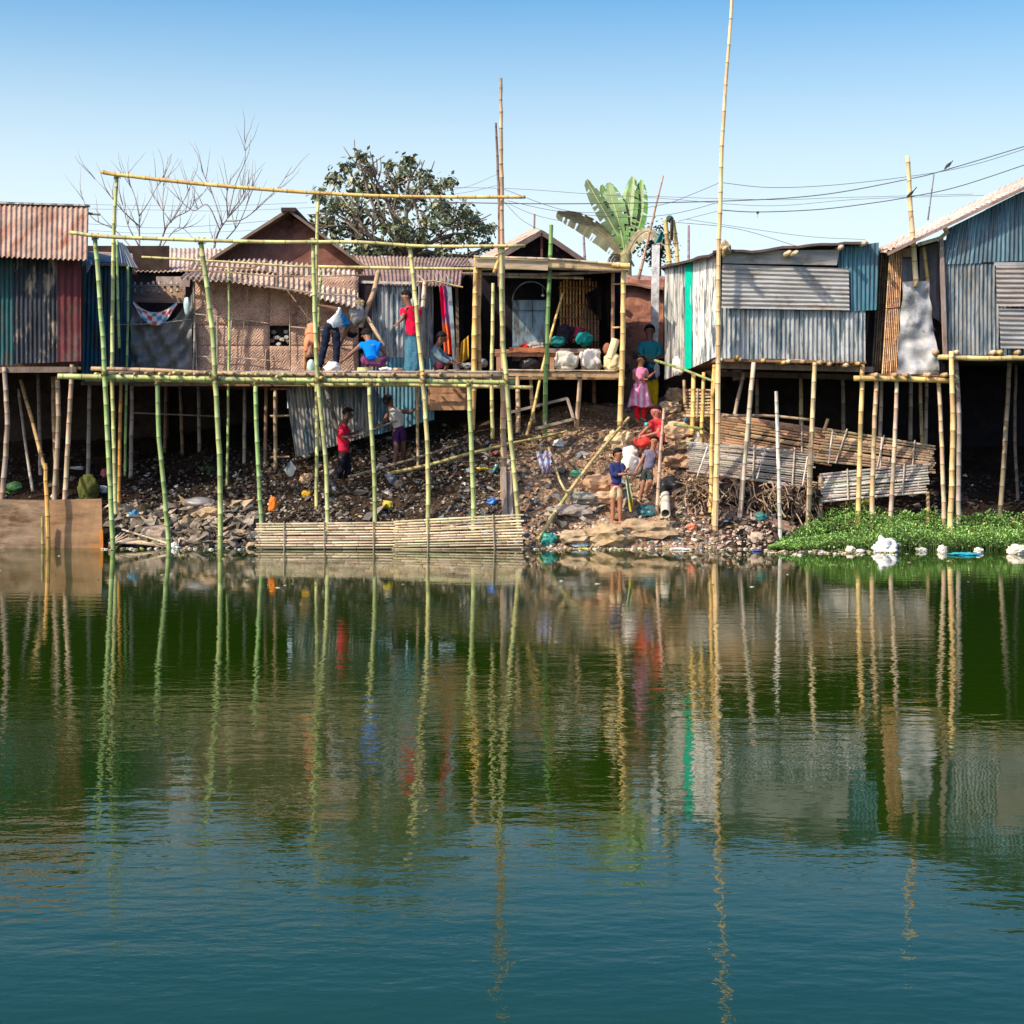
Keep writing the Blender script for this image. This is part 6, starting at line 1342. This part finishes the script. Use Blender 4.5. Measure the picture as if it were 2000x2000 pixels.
person('young man standing in a crimson shirt, seen from behind with face turned left', 31.8,
    dict(pel=(806, 656), chest=(803, 616), neck=(799, 596), head=(794, 582), ls=(790, 604, -.08), le=(787, 622, -.12), lw=(778, 630, -.16), rs=(817, 604, .06), re=(822, 624, .06), rw=(818, 642, -.05),
         lh=(800, 660), lk=(799, 695), la=(799, 726), rh=(813, 660, .03), rk=(813, 695, .05), ra=(814, 727, .05)), .95,
    [('shirt', 'cloth', (.80, .01, .06), 'shirt', (.75, 1.2)), ('lungi', 'print_cloth', (.06, .18, .27), 'skirt', (.05, 724, .13, .16, 5))], face=(-.9, -.3))
person('person crouching in a teal grey shirt beside the dark doorway', 32.1,
    dict(pel=(852, 714), chest=(850, 690), neck=(855, 674), head=(861, 662), ls=(846, 682, -.1), le=(862, 702, -.15), lw=(884, 709, -.15), rs=(857, 682, .12), re=(870, 698, .12), rw=(890, 706, .1),
         lh=(852, 716, -.06), lk=(876, 703, -.08), la=(868, 724, -.08), rh=(852, 716, .06), rk=(878, 702, .1), ra=(870, 724, .1)), .9,
    [('shirt', 'cloth', (.13, .20, .25), 'shirt', (1.8, .8)), ('skirt', 'cloth', (.12, .03, .05), 'legs', 1.5)], face=(1, -.1), skin=(.16, .07, .05))
p6 = person('young man in a dark red shirt standing in the shade under the deck', 32.2,
    dict(pel=(671, 883), chest=(669, 846), neck=(673, 824), head=(679, 810), ls=(666, 834, -.1), le=(672, 855, -.12), lw=(690, 852, -.15), rs=(674, 834, .1), re=(684, 850, .12), rw=(698, 843, .1),
         lh=(668, 886, -.06), lk=(667, 915, -.06), la=(656, 942, -.06), rh=(674, 886, .06), rk=(680, 914, .06), ra=(676, 944, .06)), .93,
    [('shirt', 'cloth', (.60, .02, .06), 'shirt', (.8, 1)), ('trousers', 'cloth', (.012, .012, .02), 'legs', 1.9)], face=(1, 0), skin=(.10, .05, .04))
person('boy in a white vest and purple shorts reaching up in the shade under the deck', 32.4,
    dict(pel=(778, 834), chest=(770, 808), neck=(763, 797), head=(760, 785), ls=(758, 806, -.05), le=(752, 820, -.1), lw=(741, 829, -.15), rs=(784, 802, .05), re=(799, 806, .05), rw=(812, 798, .05),
         lh=(772, 838), lk=(774, 880), la=(768, 925), rh=(785, 838, .04), rk=(788, 872, .1), ra=(785, 905, .25), lt=(757, 931, -.05)), .92,
    [('vest', 'cloth', (.55, .50, .46), 'shirt', (0, .6)), ('shorts', 'cloth', (.06, .02, .10), 'legs', .75)], face=(.6, .6), skin=(.16, .075, .06))
one('held_stick', 'bamboo', 'thin pole held between the two young men under the deck', 'stick', lambda g: g.bamboo([P(680, 858, 32.05), P(750, 831, 32.2), P(775, 822, 32.3)], .018, (.2, .15, .09), .9))
def onground(J, x, y, Y0):
    return hit(x, y).y
person('woman standing with folded arms in a teal shawl and yellow trousers', 33.7,
    dict(pel=(1272, 722), chest=(1270, 682), neck=(1269, 663), head=(1269, 648), ls=(1253, 671), le=(1250, 691, -.02), lw=(1262, 699, -.12), rs=(1286, 671), re=(1290, 691, -.02), rw=(1279, 700, -.12),
         lh=(1265, 728), lk=(1267, 765), la=(1268, 802), rh=(1279, 728), rk=(1279, 765), ra=(1279, 803)), .98,
    [('blouse', 'cloth', (.02, .22, .27), 'shirt', (1.5, 1)), ('tunic', 'cloth', (.015, .03, .10), 'skirt', (.35, 742, .13, .17, 5)), ('shawl_end', 'cloth', (.38, .38, .42), 'lump', (1283, 724, -.12, (.055, .03, .17), 5)), ('trousers', 'cloth', (.62, .42, .01), 'legs', 1.9)], face=(0, -1), hairlen='bun', skin=(.20, .085, .06))
person('girl in a pale pink frock and red leggings standing on the bank', 33.2,
    dict(pel=(1250, 752), chest=(1250, 730), neck=(1250, 716), head=(1251, 705), ls=(1239, 723), le=(1237, 741, -.02), lw=(1256, 741, -.14), rs=(1262, 722), re=(1266, 738, -.04), rw=(1274, 731, -.14),
         lh=(1245, 757), lk=(1244, 790), la=(1244, 821), rh=(1256, 757), rk=(1258, 790), ra=(1257, 819)), .80,
    [('bodice', 'cloth', (.80, .28, .48), 'shirt', (.35, .6)), ('skirt', 'cloth', lambda v: (.86, .62, .74) if math.sin((1000 + v.x * F / v.y - 1250) * .55) > .25 else (.78, .20, .45), 'skirt', (.2, 794, .12, .235, 7)), ('leggings', 'cloth', (.72, .01, .03), 'legs', 1.95)], face=(.3, -1), hairlen='long', skin=(.38, .18, .10))
person('woman in a red sari squatting on the bank above the children', 32.2,
    dict(pel=(1284, 858), chest=(1284, 830), neck=(1283, 816), head=(1282, 806), ls=(1274, 824, -.08), le=(1262, 838, -.18), lw=(1250, 850, -.25), rs=(1294, 824, .0), re=(1284, 846, -.2), rw=(1258, 852, -.28),
         lh=(1276, 862), lk=(1254, 845, -.15), la=(1256, 878, -.12), rh=(1292, 862), rk=(1290, 846, -.25), ra=(1284, 880, -.15)), .93,
    [('sari', 'cloth', (.72, .05, .06), 'shirt', (.8, .8)), ('skirt', 'cloth', (.75, .05, .05), 'legs', 1.5), ('skirt_fold', 'cloth', (.78, .07, .06), 'lump', (1256, 862, -.2, (.17, .14, .12), 4)), ('scarf', 'print_cloth', (.62, .10, .14), 'lump', (1283, 806, .03, (.105, .10, .12), 6)), ('bangle_sleeve', 'cloth', (.08, .45, .42), 'lump', (1263, 829, -.16, (.05, .04, .04), 2))], face=(-.6, -.8), skin=(.42, .18, .12))
Yk = hit(1200, 1020).y
person('boy in a navy jacket and tan shorts standing near the water edge', Yk,
    dict(pel=(1203, 946), chest=(1204, 918), neck=(1206, 901), head=(1207, 889), ls=(1194, 908, -.02), le=(1196, 928, -.08), lw=(1214, 926, -.16), rs=(1215, 907, .03), re=(1218, 924, -.05), rw=(1224, 918, -.12),
         lh=(1198, 952), lk=(1197, 986), la=(1197, 1018), rh=(1210, 952), rk=(1211, 986), ra=(1211, 1019)), .84,
    [('jacket', 'cloth', (.025, .035, .13), 'shirt', (1.7, .9)), ('hem', 'cloth', (.55, .08, .25), 'skirt', (-.05, 948, .105, .105, 4)), ('shorts', 'print_cloth', (.62, .46, .28), 'legs', .7)], face=(.75, -.6), skin=(.38, .16, .09))
one('cloth_bag', 'cloth', 'pale green cloth held hanging by the boy in navy', 'bag', lambda g: g.cloth([P(1230, 1000, Yk + .05), P(1238, 992, Yk + .05), P(1226, 928, Yk - .1), P(1220, 930, Yk - .1)], (.50, .56, .34), 8, 14, .06, 1, colf=lambda u, v: (.52, .46, .10) if v < .35 else (.50, .56, .38)))
Yc = hit(1252, 978).y
person('small child in a grey shirt and dark shorts with a hand at the mouth', Yc,
    dict(pel=(1264, 916), chest=(1273, 892, 0), neck=(1276, 877), head=(1278, 863), ls=(1262, 882), le=(1253, 900), lw=(1243, 918, -.1), rs=(1287, 882), re=(1285, 896, -.08), rw=(1278, 880, -.16),
         lh=(1258, 922), lk=(1256, 948, -.05), la=(1250, 974), rh=(1270, 922), rk=(1270, 945, -.1), ra=(1262, 966, .02)), .76,
    [('shirt', 'print_cloth', (.16, .15, .24), 'shirt', (.6, .6)), ('shorts', 'cloth', (.04, .06, .06), 'legs', .8)], face=(-.1, -1), skin=(.36, .16, .10))
# things on the deck by the workers
def deckthing(name, m, label, cat, x, r, col, seed, amp=.3, sq=0, Y=31.2):
    a = P(x, 735, Y); a.z = 3.06 + .13 + r[2] * .8; return one(name, m, label, cat, lambda g: g.lump(a, r, col, seed, 3, amp, 1.8, sq), smooth=True)
deckthing('white_sack', 'cloth', 'white peaked sack on the deck under the reaching arm', 'sack', 650, (.15, .12, .10), (.80, .74, .72), 71, .4)
one('tin_pot', 'plastic', 'round pale yellow tub on the deck beside the squatting worker', 'tub', lambda g: g.tube([P(711, 732, 31.0), P(711, 728, 31.0), P(711, 718, 31.0)], [.115, .13, .125], (.70, .60, .28), 20))
deckthing('rag', 'cloth', 'white rag on the deck right of the squatting worker', 'rag', 755, (.12, .1, .05), (.74, .72, .78), 73, .5)
deckthing('rag', 'cloth', 'orange brown rag next to the white rag on the deck', 'rag', 778, (.10, .1, .04), (.52, .33, .22), 74, .5)
deckthing('water_jug', 'plastic', 'white and turquoise jug behind the green post on the deck', 'jug', 607, (.07, .07, .13), (.50, .72, .68), 75, .1)

GR = {'stone': 'stones on the bank', 'sack': 'sacks on the bank and the decks', 'bag': 'plastic bags and cloth bags lying about', 'bundle': 'cloth bundles in the stall', 'hut': 'huts along the bank', 'person': 'people on the deck and the bank', 'pole': 'loose bamboo and wooden poles', 'stake': 'stakes driven in by the water', 'scrap': 'scraps of plastic and tin', 'cloth': 'cloths hung up between the huts', 'rag': 'rags lying about', 'mast': 'tall masts'}
for o in list(C.objects):
    if o.parent is None and 'category' in o and 'group' not in o and o['category'] in GR: o['group'] = GR[o['category']]
